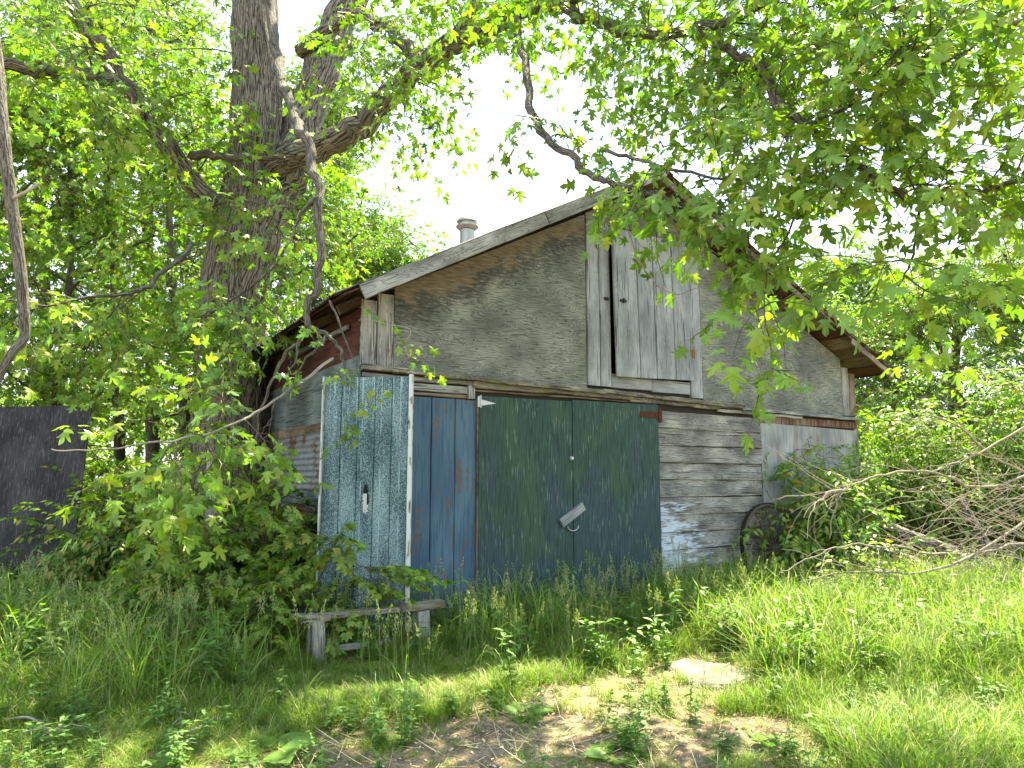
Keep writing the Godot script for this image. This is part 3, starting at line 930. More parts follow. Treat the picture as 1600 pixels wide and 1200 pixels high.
	for i in 5:
		sd += 1
		part(b, "blue_board", board(2.29, bx[i + 1] - bx[i] - 0.004, 0.03 + 0.003 * (i % 2), sd, 0.003, Vector2(0.05, 1.3 - bx[i + 1])), mats.blue, at(Vector3(bx[i + 1], 0.0, -0.045), Vector3(0, 0, up)))
	# green double doors
	for d in [[1.285, 2.487, 0.02, 2.345, 0.0], [2.495, 3.79, -0.03, 2.372, 1.25]]:
		var dr := Node3D.new()
		dr.name = "door"
		b.add_child(dr, true)
		dr.transform = at(Vector3(d[0], d[2], -0.03), Vector3(0, 0.004 if d[4] == 0.0 else -0.006, 0))
		part(dr, "panel", sheet([Vector2(0, 0), Vector2(d[1] - d[0], 0), Vector2(d[1] - d[0], d[3] - d[2]), Vector2(0, d[3] - d[2] - 0.01)], 0.0, 0.04, Vector2(-d[4], -0.05)), mats.green)
		if d[4] == 0.0:
			var ha := Acc.new()
			ha.box(Vector3(-0.02, 2.2, 0.041), Vector3(0.012, 2.31, 0.05))
			ha.tri(Vector3(0.016, 2.21, 0.047), Vector3(0.016, 2.28, 0.047), Vector3(0.2, 2.245, 0.046), Color.WHITE, Vector2.ZERO, Vector2.ZERO, Vector2.ZERO, Vector3(0, 0, 1))
			ha.tube(PackedVector3Array([Vector3(0.014, 2.19, 0.05), Vector3(0.014, 2.32, 0.05)]), PackedFloat32Array([0.009, 0.009]), 8)
			part(dr, "hinge", ha.mesh(true, false), mats.galv)
			var kn := lathe([Vector2(0.0, 0.035), Vector2(0.016, 0.034), Vector2(0.022, 0.026), Vector2(0.016, 0.014), Vector2(0.008, 0.008), Vector2(0.008, 0.0), Vector2(0.02, 0.0)], 14)
			part(dr, "knob", kn, mats.galv, at(Vector3(1.18, 1.685, 0.041), Vector3(PI / 2, 0, 0)))
			var ed := board(2.3, 0.02, 0.045, 900, 0.004)
			part(dr, "edge_strip", ed, mats.board_warm, at(Vector3(-0.003, 0.0, 0.0), Vector3(0, 0, up)))
			sd += 1
			part(dr, "turn_button", board(0.36, 0.105, 0.03, sd, 0.004), mats.pale_wood_grain, at(Vector3(1.05, 0.93, 0.045), Vector3(0, 0, 0.52)))
			var ra := Acc.new()
			var ring := PackedVector3Array()
			for k in 13: ring.append(Vector3(1.19 + cos(PI + PI * k / 12.0) * 0.075, 0.945 + sin(PI + PI * k / 12.0) * 0.055, 0.055))
			ra.tube(ring, taper(13, 0.006, 0.006), 6)
			part(dr, "pull_loop", ra.mesh(true, false), mats.galv)
		else:
			var ha := Acc.new()
			ha.box(Vector3(1.0, 2.24, 0.041), Vector3(1.29, 2.315, 0.049))
			ha.tube(PackedVector3Array([Vector3(1.3, 2.22, 0.05), Vector3(1.3, 2.34, 0.05)]), PackedFloat32Array([0.011, 0.011]), 8)
			ha.box(Vector3(1.31, 2.19, 0.03), Vector3(1.36, 2.36, 0.042))
			for k in 3: ha.tube(PackedVector3Array([Vector3(1.06 + k * 0.09, 2.278, 0.049), Vector3(1.06 + k * 0.09, 2.278, 0.056)]), PackedFloat32Array([0.009, 0.007]), 8)
			part(dr, "hinge", ha.mesh(true, false), mats.rust_iron)
	# lapped siding right of the doors
	for i in 11:
		var y0 := i * 0.211 - 0.02
		sd += 1
		part(b, "siding_board", board(1.885 + 0.012 * sin(i * 5.0), 0.219, 0.024, sd, 0.009, Vector2(0.0, maxf(0.0, y0)), 0.0), mats.siding, at(Vector3(3.815, y0, -0.028 + 0.003 * sin(i * 1.7)), Vector3(-0.085, 0, -0.003 + 0.004 * sin(i * 2.3))))
	# galvanised sheet and rusty strip on the right
	var gs := part(b, "wall_sheet", sheet([Vector2(5.715, -0.05), Vector2(7.9, -0.05), Vector2(7.9, 2.2), Vector2(5.715, 2.24)], -0.045, -0.022, Vector2(5.7, -0.06)), mats.pale_sheet)
	tag(gs, "smooth pale grey sheet on the right end of the front")
	hboard.call(5.7, 7.95, 2.225, 2.34, -0.044, 0.026, mats.rust_strip, "rusty_strip")
	vboard.call(7.905, 8.0, -0.05, 2.33, -0.13, 0.1, mats.board, "corner_post")
	# left side wall, looking along -z: lapped boards, a corrugated patch, dark red boards under the eave
	for i in 28:
		var y0 := i * 0.115
		var mat: Material = mats.red_board if y0 > 2.62 else mats.teal_board
		if y0 > 1.9 and y0 < 2.05: mat = mats.board_warm
		if y0 > 3.1: continue
		for seg in 3:
			sd += 1
			part(b, "clapboard", board(2.98, 0.13, 0.018, sd, 0.004), mat, Transform3D(Basis.from_euler(Vector3(0.1, -PI / 2, 0), EULER_ORDER_YXZ), Vector3(0.028, y0, -0.03 - (seg + 1) * 2.985)))
	var co := part(b, "corrugated_patch", corrugated(0.62, 2.1, 0.068, 0.01, 3), mats.zinc, Transform3D(Basis(Vector3(0, 1, 0), Vector3(0, 0, -1), Vector3(-1, 0, 0)), Vector3(-0.03, 1.36, -1.0)))
	tag(co, "rusting corrugated iron nailed over the side wall")
	part(b, "corrugated_patch", corrugated(1.1, 2.4, 0.068, 0.01, 4), mats.rust, Transform3D(Basis(Vector3(0, 1, 0), Vector3(0, 0, -1), Vector3(-1, 0, 0)), Vector3(-0.025, 0.1, -1.2)))
	sd += 1
	part(b, "side_batten", board(2.2, 0.05, 0.03, sd), mats.board, Transform3D(Basis.from_euler(Vector3(0, -PI / 2, 0.0), EULER_ORDER_YXZ), Vector3(-0.02, 2.95, -2.5)))
	# roof
	var rf := Node3D.new()
	rf.name = "roof"
	b.add_child(rf)
	var ridge := Vector2(3.55, 5.19)
	for side in [0, 1]:
		var eave := Vector2(-0.33, 3.1) if side == 0 else Vector2(8.32, 3.06)
		var run := eave - ridge
		var ln := run.length()
		var along := Vector3(run.x / ln, run.y / ln, 0)
		var out := Vector3(-along.y, along.x, 0) if side == 1 else Vector3(along.y, -along.x, 0)
		# deck boards on rafters, running along the ridge
		var rows := 18
		for i in rows:
			sd += 1
			var p := Vector3(ridge.x, ridge.y, 0) + along * ln * i / rows
			var bs := Basis(Vector3(0, 0, -1), along, out)
			if bs.determinant() < 0.0: bs = Basis(Vector3(0, 0, 1), along, out)
			var p2 := p + Vector3(0, 0, 0.4 if bs.x.z < 0.0 else -2.6)
			var mt: Material = mats.board_warm if i % 4 != 1 else mats.red_board
			part(rf, "deck_board", board(2.98, ln / rows - 0.008, 0.02, sd), mt, Transform3D(bs, p2 - out * 0.005))
		for i in 8:
			var ra := Acc.new()
			ra.box(Vector3(0, -0.1, -0.02), Vector3(ln - 0.25, -0.005, 0.02))
			var bs2 := Basis(along, out, along.cross(out))
			part(rf, "rafter", ra.mesh(true, false), mats.board_warm, Transform3D(bs2, Vector3(ridge.x, ridge.y, -0.35 - i * 0.9) + along * 0.05 - out * 0.01))
		for i in 11:
			var bs3 := Basis(Vector3(0, 0, -1), along, out)
			var at3 := Vector3(ridge.x, ridge.y, 0.43 - i * 0.83)
			if bs3.determinant() < 0.0:
				bs3 = Basis(Vector3(0, 0, 1), along, out)
				at3.z -= 0.86
			part(rf, "roof_sheet", corrugated(0.86, ln + 0.06, 0.076, 0.009, 20 + i), mats.rust, Transform3D(bs3, at3 + out * (0.032 + 0.004 * (i % 2))))
	var cap := Acc.new()
	cap.quad(Vector3(3.55, 5.25, 0.44), Vector3(3.55, 5.25, -8.7), Vector3(3.36, 5.15, -8.7), Vector3(3.36, 5.15, 0.44), Vector3(-0.5, 1, 0), [Vector2(0, 0), Vector2(0, 1), Vector2(1, 1), Vector2(1, 0)])
	cap.quad(Vector3(3.55, 5.25, 0.44), Vector3(3.55, 5.25, -8.7), Vector3(3.76, 5.16, -8.7), Vector3(3.76, 5.16, 0.44), Vector3(0.5, 1, 0), [Vector2(0, 0), Vector2(0, 1), Vector2(1, 1), Vector2(1, 0)])
	part(rf, "ridge_cap", cap.mesh(true, false), mats.rust)
	# barge boards along the left rake in two lengths, a short broken one on the right
	var an := atan2(5.19 - 3.1, 3.55 + 0.33)
	sd += 1
	part(rf, "barge_board", board(2.3, 0.15, 0.024, sd, 0.006), mats.board, at(Vector3(-0.12, 3.085, 0.402), Vector3(0, 0, an)))
	sd += 1
	part(rf, "barge_board", board(1.98, 0.15, 0.024, sd, 0.006), mats.board, at(Vector3(-0.12, 3.085, 0.402) + Vector3(cos(an), sin(an), 0) * 2.31, Vector3(0, 0, an)))
	var ar := -atan2(5.19 - 3.06, 8.32 - 3.55)
	sd += 1
	part(rf, "barge_board", board(2.9, 0.09, 0.022, sd, 0.012), mats.board_warm, at(Vector3(3.62, 5.04, 0.402), Vector3(0, 0, ar)))
	sd += 1
	part(rf, "barge_board", board(1.1, 0.1, 0.022, sd, 0.012), mats.board_warm, at(Vector3(7.25, 3.42, 0.402), Vector3(0, 0, ar)))
	# stove vent through the left slope
	var vp := Node3D.new()
	vp.name = "vent_pipe"
	b.add_child(vp)
	vp.position = Vector3(1.94, 4.21, -1.5)
	vp.scale = Vector3(0.9, 0.98, 0.9)
	part(vp, "pipe", lathe([Vector2(0.11, 0.0), Vector2(0.105, 0.02), Vector2(0.105, 0.5), Vector2(0.0, 0.5)], 28), mats.galv)
	part(vp, "cap", lathe([Vector2(0.0, 0.505), Vector2(0.12, 0.505), Vector2(0.165, 0.54), Vector2(0.165, 0.555), Vector2(0.12, 0.56), Vector2(0.12, 0.6), Vector2(0.15, 0.605), Vector2(0.155, 0.62), Vector2(0.13, 0.655), Vector2(0.0, 0.66)], 28), mats.galv)

	# horseshoe on the gable board
	var hs := thing("horseshoe", "rusty horseshoe nailed to the gable above the loft door", "horseshoe", BARN + Basis(Vector3.UP, TURN) * Vector3(3.72, 4.8, -0.012), TURN)
	var ha2 := Acc.new()
	var hp := PackedVector3Array()
	for k in 17:
		var t := -PI * 0.5 + (k - 8) / 8.0 * 2.45
		hp.append(Vector3(cos(t) * 0.062, sin(t) * 0.085, 0.008))
	ha2.tube(hp, taper(17, 0.009, 0.009), 6)
	part(hs, "shoe", ha2.mesh(true, false), mats.rust_iron)
	var na := Acc.new()
	for k in [3, 6, 10, 13]: na.tube(PackedVector3Array([hp[k], hp[k] + Vector3(0, 0, 0.013)]), PackedFloat32Array([0.006, 0.005]), 6)
	part(hs, "nail", na.mesh(true, false), mats.iron)

	# old door leaf leaning on the left corner
	var pa := Vector3(-0.945, 0.0, -6.44)
	var pb := Vector3(-1.735, 0.0, -6.52)
	var dl := thing("door_leaf", "speckled white and teal old door leaf leaning on the barn's corner", "door", pb, atan2(-(pa.z - pb.z), pa.x - pb.x))
	var wd := pa.distance_to(pb)
	for i in 5:
		sd += 1
		part(dl, "panel_board", board(2.415, wd / 5.0 - 0.003, 0.03, sd, 0.002, Vector2(0.03, 0.9 - (i + 1) * wd / 5.0)), mats.speckle, at(Vector3((i + 1) * wd / 5.0 - 0.0015, 0.0, -0.03), Vector3(-0.012, 0, up)))
	sd += 1
	var ws := part(dl, "edge_strip", board(2.44, 0.04, 0.045, sd, 0.004), mats.white_wood, at(Vector3(wd + 0.042, -0.01, -0.03), Vector3(0, 0, up)))
	tag(ws, "narrow strip of flaking white paint on the right edge")
	sd += 1
	part(dl, "edge_strip", board(2.42, 0.018, 0.045, sd, 0.004), mats.white_wood, at(Vector3(-0.002, 0.0, -0.03), Vector3(0, 0, up)))

	# wagon wheel leaning on the right part of the front
	var wb := Basis(Vector3.UP, TURN)
	var wh := thing("wagon_wheel", "old spoked wagon wheel leaning on the barn behind tall grass", "wheel", BARN + wb * Vector3(5.65, 0.0, 0.16), TURN)
	var tilt := at(Vector3(0, 0.55, 0.0), Vector3(-0.16, 0, 0.1))
	var rim := PackedVector3Array()
	for k in 41: rim.append(Vector3(cos(TAU * k / 40.0), sin(TAU * k / 40.0), 0) * 0.58)
	var rw := Acc.new()
	rw.tube(rim, taper(41, 0.03, 0.03), 8)
	part(wh, "rim", rw.mesh(true, false), mats.wheel_wood, tilt)
	var rt := Acc.new()
	for k in 40:
		var a0 := TAU * k / 40.0
		var a1 := TAU * (k + 1) / 40.0
		var d0 := Vector3(cos(a0), sin(a0), 0)
		var d1 := Vector3(cos(a1), sin(a1), 0)
		rt.quad(d0 * 0.612 + Vector3(0, 0, -0.03), d1 * 0.612 + Vector3(0, 0, -0.03), d1 * 0.612 + Vector3(0, 0, 0.03), d0 * 0.612 + Vector3(0, 0, 0.03), d0, [Vector2.ZERO, Vector2.ZERO, Vector2.ZERO, Vector2.ZERO])
		rt.quad(d0 * 0.6 + Vector3(0, 0, 0.03), d1 * 0.6 + Vector3(0, 0, 0.03), d1 * 0.612 + Vector3(0, 0, 0.03), d0 * 0.612 + Vector3(0, 0, 0.03), Vector3(0, 0, 1), [Vector2.ZERO, Vector2.ZERO, Vector2.ZERO, Vector2.ZERO])
	part(wh, "tyre", rt.mesh(true, false), mats.iron, tilt)
	part(wh, "hub", lathe([Vector2(0.0, -0.12), Vector2(0.06, -0.12), Vector2(0.08, -0.05), Vector2(0.08, 0.05), Vector2(0.055, 0.14), Vector2(0.03, 0.15), Vector2(0.0, 0.15)], 16), mats.wheel_wood, tilt * at(Vector3.ZERO, Vector3(PI / 2, 0, 0)))
	var sp := Acc.new()
	sp.tube(PackedVector3Array([Vector3(0.07, 0, 0), Vector3(0.3, 0, 0), Vector3(0.57, 0, 0)]), PackedFloat32Array([0.02, 0.017, 0.014]), 8)
	var spm := sp.mesh(true, false)
	for k in 14: part(wh, "spoke", spm, mats.wheel_wood, tilt * at(Vector3.ZERO, Vector3(0, 0, TAU * (k + 0.3) / 14.0)))

# ------------------------------------------------------------------ the big maple
func build_maple() -> void:
	var r := RandomNumberGenerator.new()
	r.seed = 9
	var base := Vector3(-3.726, 0.049, -9.500)
	base.y = -0.1
	var o := thing("maple_tree", "huge old maple with furrowed trunk left of the barn, limbs arching overhead", "tree", base)
	var rel := func(pts: Array) -> Array:
		var q := []
		for p: Vector3 in pts: q.append(p - base)
		return q
	var nz := noise(3, 3)
	var limb := func(called: String, pts: Array, r0: float, r1: float, sides: int, per: int, mat: Material, rough: float) -> PackedVector3Array:
		var path := smooth_path(rel.call(pts), per)
		for i in range(1, path.size() - 1):
			var a := r0 * 0.9 + 0.012
			path[i] += Vector3(nz.get_noise_2d(i * 0.23, path[i].x * 3.0), nz.get_noise_2d(i * 0.23 + 50.0, path[i].y * 3.0), nz.get_noise_2d(i * 0.23 + 90.0, path[i].z * 3.0)) * minf(a, 0.09)
		var acc := Acc.new()
		acc.tube(path, taper(path.size(), r0, r1), sides, Color.WHITE, true, rough, nz)
		part(o, called, smooth(acc), mat)
		return path
	# trunk with flare
	var tp := smooth_path(rel.call([base, Vector3(-3.744, 1.040, -9.500), Vector3(-3.771, 1.881, -9.500), Vector3(-3.816, 3.091, -9.500), Vector3(-3.822, 4.251, -9.500), Vector3(-3.650, 5.448, -9.500), Vector3(-3.627, 6.877, -9.500), Vector3(-3.715, 7.959, -9.500), Vector3(-3.800, 9.381, -9.500), Vector3(-3.943, 11.714, -9.700)]), 10)
	var tr := PackedFloat32Array()
	for i in tp.size():
		var hgt := tp[i].y
		tr.append(0.44 + 0.1 * exp(-hgt * 0.5) + 0.22 * exp(-hgt * 2.2) - 0.022 * maxf(0.0, hgt - 2.0))
	var ta := Acc.new()
	ta.tube(tp, tr, 80, Color.WHITE, true, 0.16, nz)
	part(o, "trunk", smooth(ta), mats.bark)
	var xs := []
	var ba := Acc.new()
	var fork: PackedVector3Array = limb.call("limb", [Vector3(-3.812, 3.355, -9.500), Vector3(-3.633, 4.342, -9.500), Vector3(-3.423, 5.207, -9.600), Vector3(-3.171, 6.012, -9.700), Vector3(-2.892, 7.571, -10.000), Vector3(-2.586, 8.650, -10.200), Vector3(-2.186, 10.325, -10.500), Vector3(-1.779, 12.581, -11.000)], 0.33, 0.2, 36, 8, mats.bark, 0.14)
	var la: PackedVector3Array = limb.call("limb", [Vector3(-3.733, 5.653, -9.650), Vector3(-3.173, 5.825, -9.300), Vector3(-2.425, 5.804, -8.800), Vector3(-1.928, 5.975, -8.600), Vector3(-1.532, 6.297, -8.400), Vector3(-1.094, 6.484, -8.100), Vector3(-0.567, 6.624, -7.800), Vector3(0.000, 6.625, -7.400), Vector3(0.687, 6.779, -7.000), Vector3(1.371, 6.904, -6.600)], 0.19, 0.07, 28, 6, mats.bark, 0.14)
	var lb: PackedVector3Array = limb.call("limb", [Vector3(-0.851, 6.539, -8.000), Vector3(-0.456, 6.968, -7.800), Vector3(-0.299, 7.394, -7.600), Vector3(0.000, 8.126, -7.400)], 0.1, 0.05, 16, 6, mats.bark, 0.1)
	var lc: PackedVector3Array = limb.call("limb", [Vector3(-3.162, 7.818, -9.900), Vector3(-2.380, 7.990, -9.400), Vector3(-1.751, 7.620, -9.000), Vector3(-1.332, 7.033, -8.600), Vector3(-1.069, 6.580, -8.200)], 0.11, 0.08, 14, 6, mats.bark, 0.1)
	var ll: PackedVector3Array = limb.call("limb", [Vector3(-3.964, 5.038, -9.400), Vector3(-4.339, 5.507, -9.000), Vector3(-4.680, 6.018, -8.600), Vector3(-4.902, 6.478, -8.200), Vector3(-5.172, 6.968, -7.800), Vector3(-5.408, 7.478, -7.400)], 0.15, 0.07, 18, 6, mats.bark, 0.12)
	var lm: PackedVector3Array = limb.call("limb", [Vector3(-4.841, 6.340, -8.400), Vector3(-5.009, 6.291, -8.000), Vector3(-5.275, 6.098, -7.600), Vector3(-5.545, 5.858, -7.000), Vector3(-6.019, 5.849, -6.600)], 0.09, 0.05, 14, 6, mats.bark, 0.1)
	var lt: PackedVector3Array = limb.call("limb", [Vector3(0.000, 6.656, -7.400), Vector3(0.471, 6.395, -6.900), Vector3(0.872, 5.852, -6.400), Vector3(1.166, 5.529, -6.000), Vector3(1.524, 5.272, -5.600), Vector3(1.772, 5.090, -5.200), Vector3(2.065, 5.143, -4.900)], 0.065, 0.03, 14, 6, mats.branch, 0.1)
	var lx: PackedVector3Array = limb.call("limb", [Vector3(0.539, 6.410, -6.900), Vector3(0.989, 6.251, -6.300), Vector3(1.545, 5.903, -5.600), Vector3(2.211, 5.324, -5.000), Vector3(2.695, 4.773, -4.600), Vector3(3.183, 4.469, -4.300), Vector3(3.677, 4.356, -4.200)], 0.06, 0.02, 12, 6, mats.branch, 0.1)
	# limbs overhead that carry the leaves seen at the top right
	var br1: PackedVector3Array = limb.call("branch", [Vector3(0.036, 6.571, -7.300), Vector3(0.115, 5.643, -6.600), Vector3(0.155, 5.009, -6.200), Vector3(0.236, 4.570, -5.900), Vector3(0.433, 4.236, -5.700), Vector3(0.676, 3.927, -5.500), Vector3(0.855, 3.797, -5.400), Vector3(1.073, 3.692, -5.300), Vector3(1.245, 3.518, -5.200), Vector3(1.358, 3.291, -5.100), Vector3(1.445, 3.164, -5.000)], 0.042, 0.012, 12, 6, mats.branch, 0.1)
	var br2: PackedVector3Array = limb.call("branch", [Vector3(1.524, 5.272, -5.600), Vector3(1.711, 4.818, -5.200), Vector3(1.880, 4.535, -5.000), Vector3(1.907, 4.143, -4.800), Vector3(2.070, 3.922, -4.700), Vector3(2.227, 3.708, -4.600), Vector3(2.381, 3.481, -4.500), Vector3(2.526, 3.307, -4.400), Vector3(2.709, 3.236, -4.300), Vector3(2.929, 3.262, -4.200), Vector3(3.177, 3.317, -4.100), Vector3(3.605, 3.400, -4.000)], 0.036, 0.014, 12, 6, mats.branch, 0.1)
	var br3: PackedVector3Array = limb.call("branch", [Vector3(1.073, 3.692, -5.300), Vector3(1.279, 3.528, -5.200), Vector3(1.484, 3.469, -5.100), Vector3(1.733, 3.372, -5.000), Vector3(1.970, 3.249, -4.900)], 0.014, 0.006, 8, 6, mats.branch, 0.1)
	var br4: PackedVector3Array = limb.call("branch", [Vector3(0.771, 4.188, -5.600), Vector3(1.004, 3.965, -5.300), Vector3(1.323, 3.716, -5.000), Vector3(1.586, 3.589, -4.800), Vector3(1.785, 3.585, -4.600)], 0.016, 0.006, 8, 6, mats.branch, 0.1)
	var br5: PackedVector3Array = limb.call("branch", [Vector3(1.833, 4.566, -5.000), Vector3(1.976, 3.917, -4.600), Vector3(2.103, 3.865, -4.400), Vector3(2.297, 3.877, -4.200), Vector3(2.507, 3.928, -4.000), Vector3(2.800, 4.070, -3.900)], 0.018, 0.006, 8, 6, mats.branch, 0.1)
	var br6: PackedVector3Array = limb.call("branch", [Vector3(1.946, 3.919, -4.750), Vector3(1.935, 3.639, -4.700), Vector3(1.938, 3.269, -4.700), Vector3(1.708, 2.876, -4.600), Vector3(1.660, 2.602, -4.550), Vector3(1.664, 2.254, -4.500)], 0.01, 0.004, 8, 6, mats.branch, 0.1)
	var br7: PackedVector3Array = limb.call("branch", [Vector3(2.599, 3.274, -4.350), Vector3(2.597, 3.028, -4.400), Vector3(2.561, 2.831, -4.450), Vector3(2.475, 2.696, -4.500), Vector3(2.282, 2.611, -4.500)], 0.01, 0.004, 8, 6, mats.branch, 0.1)
	# lichen-grey dead branch hanging in front of the trunk, forking low down
	var dead: PackedVector3Array = limb.call("dead_branch", [Vector3(-3.541, 9.114, -9.300), Vector3(-3.263, 7.739, -8.900), Vector3(-2.972, 6.773, -8.400), Vector3(-2.701, 6.052, -7.900), Vector3(-2.281, 5.246, -7.200), Vector3(-1.978, 4.549, -6.700), Vector3(-1.820, 3.971, -6.400), Vector3(-1.738, 3.355, -6.200), Vector3(-1.768, 3.064, -6.100), Vector3(-1.757, 2.773, -6.000)], 0.07, 0.026, 14, 6, mats.branch, 0.16)
	for q in [[[Vector3(-1.758, 2.795, -6.000), Vector3(-1.583, 2.718, -5.950), Vector3(-1.485, 2.625, -5.900), Vector3(-1.427, 2.488, -5.900), Vector3(-1.355, 2.264, -5.850)], 0.022], [[Vector3(-1.758, 2.795, -6.000), Vector3(-1.840, 2.644, -6.000), Vector3(-1.919, 2.560, -6.000), Vector3(-2.021, 2.366, -6.000), Vector3(-2.127, 2.065, -6.000), Vector3(-2.158, 1.794, -6.000)], 0.022], [[Vector3(-1.582, 2.701, -5.950), Vector3(-1.603, 2.597, -5.900), Vector3(-1.709, 2.480, -5.850), Vector3(-1.800, 2.361, -5.850), Vector3(-1.917, 2.350, -5.850)], 0.014], [[Vector3(-1.840, 2.644, -6.000), Vector3(-1.836, 2.496, -5.950), Vector3(-1.869, 2.368, -5.900)], 0.01], [[Vector3(-1.604, 3.035, -6.100), Vector3(-1.489, 2.812, -6.000), Vector3(-1.387, 2.579, -5.950), Vector3(-1.289, 2.352, -5.900)], 0.011], [[Vector3(-1.836, 4.097, -6.400), Vector3(-1.935, 4.003, -6.400), Vector3(-1.993, 3.859, -6.350), Vector3(-1.990, 3.718, -6.300)], 0.025], [[Vector3(-4.221, 5.710, -8.900), Vector3(-3.754, 5.598, -8.700), Vector3(-3.260, 5.500, -8.600), Vector3(-2.894, 5.526, -8.600)], 0.06]]:
		limb.call("dead_twig", q[0], q[1], q[1] * 0.4, 8, 5, mats.branch, 0.1)
	# thin shoots: one hangs over the loft door, more swing under the limbs
	for q in [[Vector3(0.860, 3.395, -5.100), Vector3(0.894, 3.116, -5.000), Vector3(0.974, 2.972, -5.000), Vector3(1.064, 2.853, -5.000), Vector3(1.201, 2.801, -5.000), Vector3(1.332, 2.853, -5.000)], [Vector3(1.124, 3.559, -5.200), Vector3(1.241, 3.370, -5.100), Vector3(1.403, 3.222, -5.100), Vector3(1.542, 3.123, -5.100)], [Vector3(-0.833, 2.454, -5.700), Vector3(-0.876, 2.560, -5.700), Vector3(-0.837, 2.693, -5.700), Vector3(-1.066, 2.768, -5.800), Vector3(-1.302, 2.818, -5.900)]]:
		limb.call("twig", q, 0.006, 0.0025, 6, 5, mats.dead, 0.0)
	# a low branch reaching left in front of the thicket
	var low: PackedVector3Array = limb.call("branch", [Vector3(-1.585, 2.538, -6.200), Vector3(-1.796, 2.271, -5.900), Vector3(-1.975, 2.027, -5.600), Vector3(-2.196, 1.846, -5.300), Vector3(-2.476, 1.750, -5.100), Vector3(-2.772, 1.696, -4.900), Vector3(-3.103, 1.684, -4.800)], 0.014, 0.004, 8, 6, mats.grey_wood, 0.1)
	var low2: PackedVector3Array = limb.call("branch", [Vector3(-3.731, 4.201, -8.000), Vector3(-3.837, 3.572, -7.400), Vector3(-3.882, 3.361, -7.000), Vector3(-4.141, 3.161, -6.600), Vector3(-4.400, 3.001, -6.200)], 0.03, 0.008, 8, 6, mats.branch, 0.1)
	var low3: PackedVector3Array = limb.call("branch", [Vector3(-2.787, 4.975, -9.000), Vector3(-2.847, 4.206, -8.500), Vector3(-3.109, 3.718, -8.200), Vector3(-3.418, 3.339, -7.900), Vector3(-3.616, 2.914, -7.600)], 0.018, 0.006, 8, 6, mats.branch, 0.1)
	var low4: PackedVector3Array = limb.call("branch", [Vector3(-4.054, 4.975, -9.000), Vector3(-3.479, 4.989, -8.600), Vector3(-2.960, 4.705, -8.300), Vector3(-2.644, 4.234, -8.100)], 0.016, 0.006, 8, 6, mats.branch, 0.1)
	leafy(ba, xs, low4, 7, 0.2, 0.5, 0.0, r, 1.0, 0.6)
	leafy(ba, xs, low3, 11, 0.2, 0.6, 0.0, r, 1.0, 0.6)
	# leaves: sparse on the inner limbs, thick on the outer ones
	leafy(ba, xs, fork.slice(0, 30), 8, 0.6, 1.4, 0.5, r, 1.0, 0.8)
	leafy(ba, xs, la, 26, 0.5, 1.2, 0.3, r, 1.0, 0.7)
	leafy(ba, xs, lb.slice(0, 13), 9, 0.6, 1.4, 0.2, r)
	leafy(ba, xs, lc, 6, 0.4, 0.9, 0.1, r)
	leafy(ba, xs, ll, 15, 0.7, 1.7, 0.05, r)
	leafy(ba, xs, lm, 14, 0.6, 1.3, 0.05, r)
	leafy(ba, xs, low2, 9, 0.4, 0.9, 0.1, r)
	leafy(ba, xs, tp.slice(0, 68), 11, 0.8, 1.8, 0.4, r, 1.0, 0.7)
	leafy(ba, xs, lt, 22, 0.4, 1.0, 0.05, r)
	leafy(ba, xs, lx, 20, 0.4, 1.0, 0.1, r)
	var near := []
	leafy(ba, near, br1, 5, 0.2, 0.4, 0.0, r, 1.0, 0.5, 0.7)
	leafy(ba, near, br2, 15, 0.25, 0.6, 0.05, r, 1.0, 0.75, 0.9)
	leafy(ba, near, br3, 3, 0.2, 0.4, 0.6, r, 1.0, 0.7)
	leafy(ba, near, br4, 5, 0.2, 0.4, 0.45, r, 1.0, 0.7, 0.6)
	leafy(ba, near, br5, 10, 0.25, 0.55, 0.1, r, 1.0, 0.8, 0.3)
	leafy(ba, near, br6, 1, 0.15, 0.35, 0.25, r, 1.0, 0.75)
	leafy(ba, near, br7, 2, 0.15, 0.35, 0.15, r)
	leafy(ba, near, low, 7, 0.1, 0.3, 0.15, r, 1.0, 0.75)
	for p in [Vector3(0.824, 3.578, -5.000), Vector3(0.808, 3.480, -5.000), Vector3(1.445, 3.164, -5.000), Vector3(1.505, 3.083, -4.900), Vector3(1.514, 2.594, -4.700), Vector3(1.611, 2.614, -4.600), Vector3(1.624, 2.176, -4.400), Vector3(1.803, 2.156, -4.400), Vector3(1.666, 2.216, -4.400), Vector3(-1.790, 2.818, -5.900), Vector3(-1.305, 2.929, -5.900), Vector3(-0.885, 2.481, -5.700), Vector3(-1.373, 2.338, -5.800), Vector3(-1.859, 2.515, -5.900), Vector3(-1.479, 2.364, -5.800), Vector3(-1.036, 2.245, -5.700), Vector3(-1.364, 2.046, -5.800), Vector3(-1.255, 1.915, -5.800), Vector3(-1.986, 2.325, -5.900), Vector3(-0.991, 2.560, -5.700)]:
		near.append(spray_at(p - base, Vector3(r.randf_range(-1, 1), r.randf_range(-0.7, 0.0), r.randf_range(-0.5, 0.7)), r.randf_range(0.55, 0.8) if p.x < 0.0 else r.randf_range(0.8, 1.05), r))
	# the leaves that show largest are single parts, up to 300; the rest join the crown
	var left := 300
	var order := []
	for x: Transform3D in near:
		var w := base + x.origin
		var seen := w.z < -2.0 and absf(w.x) < -w.z * 0.74 and w.y < 1.5 - w.z * 0.72
		order.append([w.length() if seen else 1000.0, x])
	order.sort_custom(func(p, q): return p[0] < q[0])
	var k := 0
